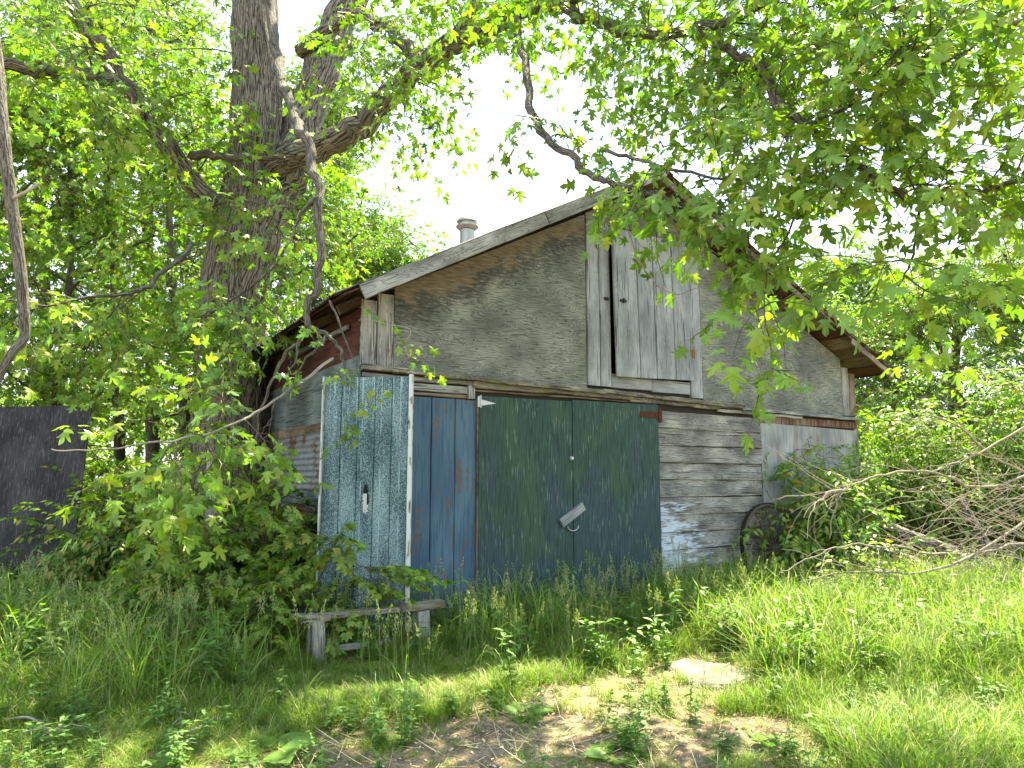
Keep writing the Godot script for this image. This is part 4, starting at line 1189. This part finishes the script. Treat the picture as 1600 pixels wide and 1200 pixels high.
	for e in order:
		var sp: Dictionary = sprays.maple[k % sprays.maple.size()]
		k += 1
		if e[0] > 500.0 or left < sp.leaves.size():
			xs.append(e[1])
			continue
		ba.add(sp.stick, e[1])
		for l in sp.leaves:
			part(o, "leaf", leaf_meshes[l[0]].mesh, mats.leaf, e[1] * l[1])
			left -= 1
	part(o, "branch", ba.mesh(true, false), mats.branch)
	foliage(o, "crown", "maple", xs, Color(1, 1, 1), r)
	print("maple sprays ", xs.size(), " near ", near.size())

# ------------------------------------------------------------------ trees and thickets round about
func build_woods() -> void:
	var y := Color(1, 1, 1)
	# left, behind the maple
	tree("young_maple", "slim leaning grey sapling rising behind the dark board at left", [Vector3(-7.788, 0.000, -12.740), Vector3(-7.082, 2.536, -11.000), Vector3(-7.066, 3.546, -11.000), Vector3(-7.187, 5.281, -11.200), Vector3(-7.554, 7.374, -11.400)], 0.085, 16, 1.7, "maple", y, 201)
	tree("young_maple", "dark straight young maple standing second left of the big trunk", [Vector3(-7.690, 0.000, -14.308), Vector3(-6.632, 2.196, -12.000), Vector3(-6.781, 3.509, -12.000), Vector3(-6.967, 5.320, -12.000), Vector3(-7.341, 7.926, -12.000), Vector3(-7.470, 9.659, -12.000)], 0.1, 18, 1.8, "maple", y, 202)
	tree("young_maple", "curved young maple nearest the big trunk on its left", [Vector3(-6.051, 0.000, -13.530), Vector3(-5.278, 2.573, -11.400), Vector3(-5.370, 3.409, -11.400), Vector3(-5.623, 4.801, -11.400), Vector3(-5.776, 6.238, -11.400), Vector3(-6.255, 8.423, -11.600)], 0.1, 16, 1.6, "maple", y, 203)
	tree("young_maple", "maple with low leafy boughs at the photo's far left edge", [Vector3(-7.694, 0.081, -10.200), Vector3(-7.877, 2.832, -10.200), Vector3(-8.149, 5.780, -10.300), Vector3(-8.772, 8.529, -10.500)], 0.12, 20, 2.0, "maple", Color(1, 1, 1), 204)
	tree("background_maple", "taller tree behind the saplings at left", [Vector3(-9.797, 0.122, -15.000), Vector3(-10.067, 4.850, -15.000), Vector3(-10.724, 9.332, -15.200), Vector3(-10.993, 13.688, -15.500)], 0.16, 24, 2.8, "maple", y, 205, 5)
	tree("background_maple", "bright tree behind, between the saplings and the big trunk", [Vector3(-7.661, 0.076, -15.500), Vector3(-8.051, 4.962, -15.500), Vector3(-8.641, 9.323, -15.800), Vector3(-8.781, 13.395, -16.000)], 0.16, 24, 2.8, "maple", Color(1, 1, 1), 206, 5)
	tree("background_maple", "leafy tree showing between the big trunk and the barn roof", [Vector3(-4.660, 0.653, -17.500), Vector3(-4.907, 5.409, -17.500), Vector3(-4.926, 8.258, -17.500), Vector3(-5.205, 11.405, -17.500)], 0.16, 22, 2.3, "maple", Color(1, 1, 1), 207, 8)
	tree("background_maple", "low round tree just left above the barn's left roof edge", [Vector3(-3.546, 0.747, -19.000), Vector3(-3.729, 4.682, -19.000), Vector3(-3.677, 7.548, -19.000)], 0.14, 18, 1.9, "maple", Color(1, 1, 1), 208, 8)
	tree("background_maple", "tree behind, its crown left of the big trunk at mid height", [Vector3(-6.645, 0.168, -16.000), Vector3(-6.840, 5.074, -16.000), Vector3(-6.823, 8.942, -16.000)], 0.14, 20, 2.3, "maple", y, 209, 5)
	tree("background_maple", "tree far behind the barn, its crown above the right roof slope", [Vector3(9.880, 0.483, -21.000), Vector3(9.968, 5.017, -21.000), Vector3(9.929, 7.581, -21.000)], 0.16, 20, 2.6, "maple", y, 217, 6)
	tree("background_maple", "tree far behind the barn, showing left of the vent pipe", [Vector3(-4.692, 0.628, -22.000), Vector3(-4.753, 6.414, -22.000), Vector3(-4.955, 9.995, -22.000)], 0.16, 18, 2.2, "maple", y, 218, 6)
	# right of the barn: ash-leaved maples with small leaves
	var e := Color(1, 1, 1)
	tree("box_elder", "box elder close behind the barn's right corner", [Vector3(8.475, 0.057, -16.000), Vector3(8.549, 2.141, -16.000), Vector3(8.504, 3.590, -16.000), Vector3(8.365, 4.774, -16.000)], 0.11, 22, 2.1, "elder", e, 211, 3, 0.06, 1.0, "", Vector2(0.4, 0.9))
	tree("box_elder", "box elder right of the roof end with slanting dark boughs", [Vector3(10.055, 0.044, -15.000), Vector3(9.833, 2.101, -15.000), Vector3(9.404, 3.459, -15.000), Vector3(9.201, 4.610, -15.200), Vector3(9.046, 5.494, -15.300)], 0.11, 22, 2.1, "elder", e, 212, 3, 0.06, 1.0, "", Vector2(0.4, 0.9))
	tree("box_elder", "box elder at the photo's right edge above the brush", [Vector3(11.070, 0.045, -14.600), Vector3(11.013, 2.085, -14.600), Vector3(10.862, 3.945, -14.600), Vector3(10.851, 5.198, -14.700), Vector3(10.702, 5.786, -14.800)], 0.13, 24, 2.2, "elder", e, 213, 3, 0.06, 1.0, "", Vector2(0.4, 0.9))
	tree("box_elder", "far box elder showing between the two nearer ones at right", [Vector3(10.353, -0.062, -17.000), Vector3(10.657, 3.721, -17.000), Vector3(10.941, 5.297, -17.000), Vector3(11.019, 6.261, -17.000)], 0.14, 24, 2.4, "elder", Color(1, 1, 1), 214, 3, 0.06, 1.1)
	tree("box_elder", "far bright box elder low behind the barn's right eave", [Vector3(8.430, 0.002, -18.000), Vector3(8.627, 3.195, -18.000), Vector3(8.400, 4.848, -18.000)], 0.14, 24, 2.2, "elder", Color(1, 1, 1), 215, 3, 0.06, 1.1)
	tree("box_elder", "far tree behind the brush at the photo's right edge", [Vector3(12.903, -0.062, -17.000), Vector3(13.129, 3.721, -17.000), Vector3(13.207, 6.099, -17.000)], 0.14, 24, 2.4, "elder", Color(1, 1, 1), 216, 3, 0.06, 1.1)
	# far-off wood that closes the view, one mass
	var r := RandomNumberGenerator.new()
	r.seed = 88
	var nz := noise(31, 3)
	var xs := []
	var cols := []
	for i in 8000:
		var ang := r.randf_range(-0.95, 0.95)
		var d := r.randf_range(23.0, 32.0)
		var x := sin(ang) * d
		var top := 4.2 + nz.get_noise_1d(x * 0.25) * 2.0
		var h := pow(r.randf(), 0.8) * top
		if nz.get_noise_3d(x * 0.5, h * 0.6, d * 0.4) < -0.12: continue
		xs.append(spray_at(Vector3(x, h, -cos(ang) * d), Vector3(r.randf_range(-1, 1), r.randf_range(-0.4, 0.3), r.randf_range(-1, 1)), r.randf_range(2.0, 3.4), r))
		var b := r.randf_range(0.8, 1.3)
		cols.append(Color(b, b, b))
	var w := multi(self, "distant_wood", sprays.elder[0].mesh, mats.leaf, xs, cols, "bright green wood far behind the barn and trees")
	w.set_meta("category", "wood")
	# shrubs
	shrub("bramble_bush", "dense dark bush left of the grey post", Vector3(-4.311, 0.000, -8.663), 26, 1.15, Vector3(0.75, 1, 0.4), "small", Color(1, 1, 1), 301, 7, 1.25)
	shrub("bramble_bush", "bush around the foot of the grey post, under the low maple branch", Vector3(-3.824, 0.000, -9.604) + Vector3(0, 0, -0.1), 24, 1.5, Vector3(0.5, 1, 0.35), "small", Color(1, 1, 1), 302, 7, 1.3)
	shrub("bramble_bush", "bush between the grey post and the speckled door leaf", Vector3(-2.4, 0, -6.95), 16, 1.25, Vector3(0.45, 1, 0.3), "creeper", Color(1, 1, 1), 303, 5, 1.0)
	shrub("bramble_bush", "small creeper bush in front of the speckled door leaf", Vector3(-1.82, 0, -6.4), 6, 0.95, Vector3(0.22, 1, 0.02), "creeper", Color(1, 1, 1), 304, 5, 0.95)
	shrub("bramble_bush", "low bush at the foot of the dark board", Vector3(-5.414, 0.000, -9.109), 18, 0.7, Vector3(0.6, 1, 0.3), "small", Color(1, 1, 1), 305, 6, 1.2)
	shrub("thicket", "leafy undergrowth behind the dark board at left", Vector3(-6.362, 0.526, -10.600) * Vector3(1, 0, 1), 26, 1.7, Vector3(1.3, 1, 0.6), "maple", Color(1, 1, 1), 306, 5, 0.9)
	shrub("thicket", "undergrowth left of the big maple's trunk", Vector3(-4.909, 0.554, -10.300) * Vector3(1, 0, 1), 22, 1.5, Vector3(0.9, 1, 0.5), "maple", Color(1, 1, 1), 307, 5, 0.8)
	shrub("wall_creeper", "leafy creeper growing over the wagon wheel and wall sheet", BARN + Basis(Vector3.UP, TURN) * Vector3(6.45, 0.0, 0.32), 11, 2.0, Vector3(0.42, 1, 0.2), "elder", Color(1, 1, 1), 308, 6, 1.0, 0.02, "", 0.36)
	shrub("thicket", "sunlit undergrowth right of the barn behind the fallen branches", Vector3(7.066, -0.146, -12.200) * Vector3(1, 0, 1), 22, 1.5, Vector3(1.5, 1, 0.6), "elder", Color(1, 1, 1), 309, 5, 1.0)
	shrub("elder_sapling", "leafy young elder just right of the barn's front corner", Vector3(6.166, 0.035, -11.600) * Vector3(1, 0, 1), 12, 2.3, Vector3(0.5, 1, 0.35), "elder", Color(1, 1, 1), 311, 6, 1.0, 0.02, "young elders right of the barn")
	shrub("elder_sapling", "leafy young elder behind the slanting logs, second from the barn", Vector3(6.790, 0.085, -11.200) * Vector3(1, 0, 1), 12, 2.6, Vector3(0.5, 1, 0.35), "elder", Color(1, 1, 1), 312, 6, 1.0, 0.02, "young elders right of the barn")
	shrub("elder_sapling", "leafy young elder behind the brush heap, third from the barn", Vector3(7.490, 0.110, -11.000) * Vector3(1, 0, 1), 12, 2.9, Vector3(0.5, 1, 0.35), "elder", Color(1, 1, 1), 313, 6, 1.0, 0.02, "young elders right of the barn")
	shrub("elder_sapling", "leafy young elder at the photo's right edge", Vector3(7.916, 0.161, -10.600) * Vector3(1, 0, 1), 12, 3.0, Vector3(0.5, 1, 0.35), "elder", Color(1, 1, 1), 314, 6, 1.0, 0.02, "young elders right of the barn")
	shrub("elder_shoot", "bright leafy shoot in the grass before the barn's right corner", Vector3(4.046, 0.000, -8.072), 5, 0.75, Vector3(0.15, 1, 0.1), "elder", Color(1, 1, 1), 310, 4, 0.9)

# ------------------------------------------------------------------ things in the yard
func build_yard() -> void:
	var r := RandomNumberGenerator.new()
	r.seed = 17
	var up := PI / 2
	# low bench of old planks
	var bl := Vector3(-1.620, 0.000, -5.936)
	var brr := Vector3(-0.765, 0.000, -6.399)
	var dirn := (brr - bl)
	dirn.y = 0
	var bench := thing("bench", "low broken bench of old grey planks standing in the grass", "bench", bl, atan2(-dirn.z, dirn.x))
	var ln := dirn.length()
	var top := 0.385
	part(bench, "seat_plank", board(0.32, 0.15, 0.05, 701, 0.012), mats.board_mossy, at(Vector3(-0.17, top - 0.03, 0.08), Vector3(-up, 0, 0)) * at(Vector3.ZERO, Vector3(0, 0.03, 0)))
	part(bench, "seat_plank", board(0.86, 0.12, 0.04, 702, 0.01), mats.board_mossy, at(Vector3(0.1, top - 0.028, 0.04), Vector3(-up, 0, 0)))
	part(bench, "seat_plank", board(0.4, 0.15, 0.052, 703, 0.012), mats.board_mossy, at(Vector3(ln - 0.23, top - 0.026, 0.08), Vector3(-up, 0, 0)) * at(Vector3.ZERO, Vector3(0, -0.02, 0)))
	for s in 2:
		var lx := 0.0 if s == 0 else ln - 0.07
		part(bench, "leg", board(0.42, 0.105, 0.035, 710 + s, 0.006), mats.board, at(Vector3(lx + 0.12, -0.06, 0.035), Vector3(0, 0, up + 0.06)))
		part(bench, "leg", board(0.42, 0.1, 0.035, 720 + s, 0.006), mats.board, at(Vector3(lx + 0.07, -0.06, -0.06), Vector3(0, 0, up - 0.02)))
	part(bench, "brace", board(ln, 0.06, 0.03, 730, 0.006), mats.board, at(Vector3(0.06, 0.08, -0.02)))
	# dark plywood board standing at the far left
	var db := thing("dark_board", "large blackened plywood board standing upright at the far left", "board", Vector3(-6.757, 0.064, -8.500) * Vector3(1, 0, 1), -0.06)
	part(db, "sheet", sheet([Vector2(0, -0.05), Vector2(1.66, -0.05), Vector2(1.74, 0.35), Vector2(1.68, 0.8), Vector2(1.7, 2.36), Vector2(0, 2.33)], 0.0, 0.02), mats.tar_ply, at(Vector3.ZERO, Vector3(-0.05, 0, 0)))
	for k in 2: part(db, "stake", board(2.2, 0.08, 0.06, 740 + k), mats.board, at(Vector3(0.5 + k * 0.8, -0.06, -0.18), Vector3(-0.05, 0, up)))
	# grey post
	var pb := Vector3(-3.420, 0.000, -8.377)
	var po := thing("wooden_post", "tall bare weathered wooden post in front of the big maple", "post", pb)
	var pa := Acc.new()
	var pp := smooth_path([Vector3(0, -0.1, 0), Vector3(-3.475, 1.093, -8.400) - pb, Vector3(-3.520, 2.215, -8.400) - pb, Vector3(-3.536, 3.062, -8.400) - pb, Vector3(-3.547, 3.416, -8.400) - pb, Vector3(-3.559, 3.502, -8.400) - pb], 6)
	pa.tube(pp, taper(pp.size(), 0.095, 0.055), 16, Color.WHITE, true, 0.18, noise(8, 3))
	part(po, "shaft", smooth(pa), mats.grey_wood)
	# dead limb at the left edge of the view
	var dbase := Vector3(-3.513, 4.010, -4.600)
	var dbr := thing("dead_branch", "bare dead branch hanging down at the photo's left edge", "branch", dbase)
	var da := Acc.new()
	var dp := smooth_path([Vector3(-3.925, 5.274, -4.800) - dbase, Vector3(-3.657, 4.402, -4.700) - dbase, Vector3(-3.456, 3.685, -4.600) - dbase, Vector3(-3.367, 3.276, -4.600) - dbase, Vector3(-3.275, 2.832, -4.600) - dbase, Vector3(-3.223, 2.527, -4.600) - dbase, Vector3(-3.220, 2.398, -4.600) - dbase, Vector3(-3.251, 2.296, -4.550) - dbase, Vector3(-3.304, 2.096, -4.500) - dbase, Vector3(-3.418, 1.924, -4.500) - dbase], 6)
	da.tube(dp, taper(dp.size(), 0.045, 0.022), 14, Color.WHITE, true, 0.2, noise(9, 3))
	part(dbr, "limb", smooth(da), mats.branch)
	var da2 := Acc.new()
	da2.tube(smooth_path([Vector3(-3.392, 3.357, -4.600) - dbase, Vector3(-3.221, 3.370, -4.500) - dbase, Vector3(-3.133, 3.432, -4.500) - dbase], 4), taper(9, 0.012, 0.008), 8)
	part(dbr, "stub", da2.mesh(true, false), mats.grey_wood)
	# fallen limbs and a heap of dry twigs on the right
	var logs := [[[Vector3(5.031, 0.997, -10.400), Vector3(5.413, 0.722, -10.200), Vector3(5.849, 0.522, -9.900), Vector3(6.406, 0.246, -9.600), Vector3(7.150, -0.071, -9.300)], 0.1, 0.12, "dark fallen log slanting right from the barn's corner, upper of two"], [[Vector3(4.807, 0.467, -10.100), Vector3(5.229, 0.402, -9.900), Vector3(5.563, 0.246, -9.600), Vector3(5.845, 0.088, -9.400)], 0.08, 0.1, "dark fallen log slanting right from the barn's corner, lower of two"], [[Vector3(6.228, 1.191, -10.000), Vector3(6.401, 0.599, -9.800), Vector3(6.395, 0.123, -9.600)], 0.045, 0.06, "short dark dead limb standing in the brush at right"]]
	for l in logs:
		var b0: Vector3 = l[0][0]
		var lo := thing("fallen_log", l[3], "log", b0)
		var lp := []
		for p: Vector3 in l[0]: lp.append(p - b0)
		var lq := smooth_path(lp, 6)
		var lac := Acc.new()
		lac.tube(lq, taper(lq.size(), l[1], l[2]), 14, Color.WHITE, true, 0.15, noise(19, 2))
		part(lo, "trunk", smooth(lac), mats.bark)
	var hb := Vector3(6.045, 0.394, -8.200) * Vector3(1, 0, 1)
	var heap := thing("brush_heap", "heap of bare dry fallen branches spilling in from the right", "brush", hb)
	var main := [[Vector3(6.797, 1.912, -8.400), Vector3(5.860, 1.500, -8.200), Vector3(5.137, 1.394, -8.000), Vector3(4.534, 1.569, -7.800), Vector3(3.870, 1.500, -7.600), Vector3(3.430, 1.369, -7.400), Vector3(3.276, 1.211, -7.300), Vector3(3.155, 0.888, -7.200)], [Vector3(3.430, 1.369, -7.400), Vector3(3.184, 1.307, -7.300), Vector3(3.026, 1.181, -7.250)], [Vector3(6.747, 0.809, -8.300), Vector3(5.650, 0.779, -8.000), Vector3(4.809, 0.662, -7.800), Vector3(3.969, 0.778, -7.500), Vector3(3.414, 0.810, -7.300), Vector3(2.980, 0.714, -7.200), Vector3(2.586, 0.542, -7.100)], [Vector3(5.823, 1.113, -8.000), Vector3(4.679, 0.605, -7.600), Vector3(3.899, 0.534, -7.400), Vector3(3.334, 0.565, -7.300), Vector3(2.840, 0.467, -7.200)], [Vector3(7.032, 2.623, -8.600), Vector3(5.757, 1.976, -8.200), Vector3(5.017, 1.678, -8.000), Vector3(4.462, 1.535, -7.800)], [Vector3(6.375, 1.463, -8.400), Vector3(5.583, 1.682, -8.200), Vector3(4.972, 2.153, -8.100), Vector3(4.477, 2.144, -8.000)]]
	for m in main:
		var mp := []
		for p: Vector3 in m: mp.append(p - hb)
		var mq := smooth_path(mp, 5)
		for i in range(1, mq.size() - 1): mq[i] += Vector3(r.randf_range(-1, 1), r.randf_range(-1, 1), r.randf_range(-1, 1)) * 0.018
		var mac := Acc.new()
		mac.tube(mq, taper(mq.size(), 0.017, 0.005), 8, Color.WHITE, true, 0.1, noise(23, 2))
		part(heap, "bough", smooth(mac), mats.dead)
		var tw := Acc.new()
		for i in 22:
			var t := int(r.randf_range(0.0, 0.8) * (mq.size() - 1))
			var dd := (mq[t + 1] - mq[t]).normalized() * 0.6 + Vector3(r.randf_range(-0.9, 0.7), r.randf_range(-0.7, 0.8), r.randf_range(-0.7, 0.8))
			var q := wander(mq[t], dd, r.randf_range(0.2, 0.9), 6, 0.05, 0.24, r)
			tw.tube(q, taper(7, 0.0042, 0.0014), 4, Color.WHITE, false)
		part(heap, "twig", tw.mesh(true, false), mats.dead)
	var tw2 := Acc.new()
	for i in 220:
		var p := Vector3(5.513, 0.889, -8.200) - hb + Vector3(r.randf_range(-0.9, 1.3), r.randf_range(-0.6, 0.6), r.randf_range(-0.8, 0.8))
		p.y = maxf(p.y, 0.05)
		var q := wander(p, Vector3(r.randf_range(-1, 1), r.randf_range(-0.5, 0.6), r.randf_range(-0.5, 0.5)), r.randf_range(0.4, 1.3), 6, 0.04, 0.16, r)
		tw2.tube(q, taper(7, 0.0042, 0.0015), 4, Color.WHITE, false)
	var t2 := part(heap, "twigs", tw2.mesh(true, false), mats.dead)
	t2.set_meta("kind", "stuff")
	# yellow hose behind the bush
	var ho := thing("yellow_hose", "thin yellow hose sagging below the creeper bush at left", "hose", Vector3(-2.814, 0.000, -8.072))
	var hpts := []
	for p in [Vector3(-2.938, 0.802, -7.600), Vector3(-2.784, 0.630, -7.500), Vector3(-2.611, 0.502, -7.400), Vector3(-2.448, 0.433, -7.350), Vector3(-2.302, 0.403, -7.300), Vector3(-2.221, 0.298, -7.300)]: hpts.append(p - ho.position)
	var hq := smooth_path(hpts, 6)
	var hac := Acc.new()
	hac.tube(hq, taper(hq.size(), 0.011, 0.011), 8)
	part(ho, "tube", hac.mesh(true, false), mats.yellow)
	# dead sticks lying in front
	for s in [[[Vector3(-3.140, 0.000, -4.483), Vector3(-2.874, 0.000, -4.429), Vector3(-2.656, -0.000, -4.296), Vector3(-2.564, 0.000, -4.326), Vector3(-2.652, -0.000, -4.594), Vector3(-2.535, 0.000, -4.773)], "dead stick lying in the grass at the photo's lower left corner"], [[Vector3(-2.269, 0.000, -5.034), Vector3(-2.094, -0.000, -4.652), Vector3(-1.955, 0.000, -4.429), Vector3(-1.860, 0.000, -4.162), Vector3(-1.880, 0.000, -4.107)], "forked dead stick standing out of the grass below the bench"]]:
		var b0: Vector3 = s[0][0]
		var st := thing("dead_stick", s[1], "stick", b0)
		var sp := []
		var kk := 0
		for p: Vector3 in s[0]:
			sp.append(p - b0 + Vector3(0, 0.03 + 0.06 * absf(sin(kk * 1.3)), 0))
			kk += 1
		var sq := smooth_path(sp, 5)
		var sac := Acc.new()
		sac.tube(sq, taper(sq.size(), 0.008, 0.004), 8, Color.WHITE, true, 0.1, noise(27, 2))
		part(st, "stem", smooth(sac), mats.grey_wood)
		var sac2 := Acc.new()
		for i in 5:
			var t := r.randi_range(2, sq.size() - 3)
			sac2.tube(wander(sq[t], Vector3(r.randf_range(-1, 1), r.randf_range(-0.1, 0.4), r.randf_range(-1, 1)), r.randf_range(0.12, 0.3), 4, 0.05, 0.2, r), taper(5, 0.006, 0.002), 5, Color.WHITE, false)
		part(st, "twig", sac2.mesh(true, false), mats.grey_wood)
	# pale flat stone at the end of the bare path
	var sb := Vector3(1.528, 0.000, -5.712)
	var stn := thing("flat_stone", "pale flat stone set in the ground before the tall grass", "stone", sb, 0.3)
	var sa := Acc.new()
	var nz := noise(41, 3)
	var rings := []
	for i in 7:
		var ring := []
		for k in 28:
			var an := TAU * k / 28.0
			var rad: float = [0.0, 0.3, 0.6, 0.85, 0.95, 1.0, 1.02][i] * (1.0 + 0.28 * nz.get_noise_2d(cos(an) * 0.9, sin(an) * 0.9))
			var p := Vector3(cos(an) * rad * 0.3, 0, sin(an) * rad * 0.36)
			p.y = [0.03, 0.03, 0.028, 0.024, 0.016, 0.0, -0.08][i] + nz.get_noise_2d(p.x * 9.0, p.z * 9.0) * 0.012
			ring.append(p)
		rings.append(ring)
	for i in 6:
		for k in 28:
			var k2 := (k + 1) % 28
			var q := [rings[i][k], rings[i][k2], rings[i + 1][k2], rings[i + 1][k]]
			sa.quad(q[0], q[1], q[2], q[3], Vector3(0, 1, 0) + Vector3(q[2].x, 0, q[2].z) * 0.5, [Vector2(q[0].x, q[0].z), Vector2(q[1].x, q[1].z), Vector2(q[2].x, q[2].z), Vector2(q[3].x, q[3].z)])
	part(stn, "slab", sa.mesh(true, false), mats.stone)
	# broad-leaved plants in the foreground
	for b in [[Vector3(0.567, 0.000, -4.045), 7, 0.15, "broad-leaved burdock seedling on bare earth at the bottom centre"], [Vector3(-1.319, 0.000, -4.134), 5, 0.2, "broad-leaved burdock in the grass at the bottom left of centre"], [Vector3(0.081, 0.000, -4.712), 6, 0.13, "small leafy dock on the trodden earth in mid foreground"], [Vector3(1.477, 0.000, -4.228), 6, 0.12, "small dock in the weeds at the bottom right of centre"]]:
		var pl := thing("broadleaf_plant", b[3], "plant", b[0])
		for i in b[1]:
			var acc := oval_leaf(r, b[2] * r.randf_range(0.8, 1.3), 0.75, Color(0.17, 0.3, 0.06))
			var yaw: float = TAU * i / b[1] + r.randf_range(-0.4, 0.4)
			part(pl, "leaf", acc.mesh(false, true, false), mats.leaf, Transform3D(Basis.from_euler(Vector3(r.randf_range(-0.2, 0.2), yaw, r.randf_range(0.15, 0.55)), EULER_ORDER_YXZ), Vector3(cos(yaw), 0.4, -sin(yaw)) * 0.04))

# ------------------------------------------------------------------ grass
func build_grass() -> void:
	var r := RandomNumberGenerator.new()
	r.seed = 64
	var nz := noise(51, 3)
	var lush := Color(1, 1, 1)
	# how tall the grass stands at a place
	var tall := func(p: Vector2) -> float:
		var h := 0.5 + nz.get_noise_2d(p.x * 0.7, p.y * 0.7) * 0.35
		h *= smoothstep(-3.4, -5.6, p.y) * 0.8 + 0.2
		if p.x > 1.7: h = maxf(h, 0.55 + 0.3 * smoothstep(-4.5, -6.5, p.y) + nz.get_noise_2d(p.x, p.y) * 0.3)
		if p.x < -1.6: h *= 1.15
		h *= 1.0 - 0.62 * by_bench(p)
		return clampf(h * 0.9, 0.14, 1.1)
	var fine := func(p: Vector2) -> Array:
		var b := bare(p, nz)
		return [1.0 - b * 0.82, tall.call(p) * (1.0 - b * 0.6), lush]
	for v in 3:
		var xs := []
		var cols := []
		lay(xs, cols, 7200, Vector2(-6.5, -8.6), Vector2(6.0, -3.3), fine, r)
		lay(xs, cols, 2600, Vector2(-9, -13), Vector2(11, -8.6), fine, r)
		lay(xs, cols, 2200, Vector2(-24, -30), Vector2(24, -13), fine, r)
		var g := multi(self, "grass", tuft(60 + v, 20, 0.5, 0.0075, 0.45, 0.07), mats.grass, xs, cols, ["fine green grass in dense tufts across the yard", "slender green grass mixed through the yard's turf", "soft green grass filling the yard round the barn"][v])
		g.set_meta("category", "grass")
	# tall arching grass in clumps: by the walls and on the right
	var arch := func(p: Vector2) -> Array:
		var b := bare(p, nz)
		var near_wall := 0.0
		var d := p - Vector2(BARN.x, BARN.z)
		var oo := d.dot(Vector2(sin(TURN), cos(TURN)))
		if oo < 1.2: near_wall = 0.35
		if p.x > 1.6 and p.y < -5.2: near_wall = 0.8
		if p.x < -1.8 and p.y < -5.6: near_wall = maxf(near_wall, 0.3)
		return [near_wall * (1.0 - b) * (1.0 - by_bench(p)), 0.9, lush]
	for v in 2:
		var xs := []
		var cols := []
		lay(xs, cols, 2400, Vector2(-6.5, -11), Vector2(8.0, -4.2), arch, r)
		var g := multi(self, "tall_grass", tuft(70 + v, 14, 0.78, 0.011, 0.8, 0.05), mats.grass, xs, cols, ["tall arching grass against the barn and at right", "tall broad-bladed grass in clumps by the walls"][v])
		g.set_meta("category", "grass")
	for v in 2:
		var xs := []
		var cols := []
		lay(xs, cols, 900, Vector2(-6.5, -8.6), Vector2(5.5, -4.6), func(p: Vector2): return [(1.0 - bare(p, nz)) * (1.0 - by_bench(p) * 0.8) * smoothstep(-0.1, 0.35, nz.get_noise_2d(p.x * 1.2 + 9.0, p.y * 1.2) + 0.12), 0.95, Color(1, 1, 1)], r)
		var g := multi(self, "seed_grass", seed_stalk(80 + v, 0.62), mats.grass, xs, cols, ["grass stalks with pale seed heads in the yard", "straw-coloured seed heads standing above the turf"][v])
		g.set_meta("category", "grass")
	for v in 3:
		var xs := []
		var cols := []
		lay(xs, cols, 1500, Vector2(-6.0, -9.4), Vector2(6.0, -3.5), func(p: Vector2):
			var b := bare(p, nz)
			var c := smoothstep(0.0, 0.35, nz.get_noise_2d(p.x * 1.5 + 31.0, p.y * 1.5 + v * 7.0) + 0.05)
			return [c * (0.75 if p.y > -5.0 or v == 0 else 0.5) * (1.0 - b * 0.8) * (1.0 - by_bench(p) * 0.9), (0.35 if p.y > -5.0 else 0.9) + 0.1 * v, Color(1, 1, 1)], r)
		var g := multi(self, "weeds", weed(90 + v, 0.45, 0.075 if v else 0.1, 0.4), mats.grass, xs, cols, ["leafy weeds growing among the grass", "small-leaved weeds scattered over the yard", "low green weeds at the edge of the bare earth"][v])
		g.set_meta("category", "weeds")
	# dry leaves and straw on the earth
	var la := Acc.new()
	la.add(oval_leaf(r, 0.026, 0.55, Color(0.5, 0.42, 0.29)), Transform3D())
	var sa := Acc.new()
	blade(sa, r, Vector3.ZERO, 0.16, 0.004, 0.1, Color(0.6, 0.5, 0.31))
	for v in 2:
		var xs := []
		var cols := []
		for i in 9000:
			var p := Vector2(r.randf_range(-4.5, 4.5), r.randf_range(-8.5, -3.2))
			if in_barn(p) or r.randf() > bare(p, nz) * 0.85 + 0.12: continue
			var bs := Basis.from_euler(Vector3(r.randf_range(-0.5, 0.5), r.randf() * TAU, r.randf_range(-0.5, 0.5) + (0.0 if v == 0 else 1.45)), EULER_ORDER_YXZ)
			xs.append(Transform3D(bs.scaled_local(Vector3.ONE * r.randf_range(0.5, 1.2)), Vector3(p.x, ground_height(p) + 0.012, p.y)))
			var b := r.randf_range(0.55, 1.35)
			cols.append(Color(b, b * r.randf_range(0.9, 1.0), b * r.randf_range(0.8, 1.0)))
		var g := multi(self, "leaf_litter" if v == 0 else "straw", la.mesh(false, true, false) if v == 0 else sa.mesh(false, true, false), mats.straw, xs, cols, ["brown dry leaves strewn over the bare earth", "bits of dry straw strewn over the bare earth"][v])
		g.set_meta("category", "litter")
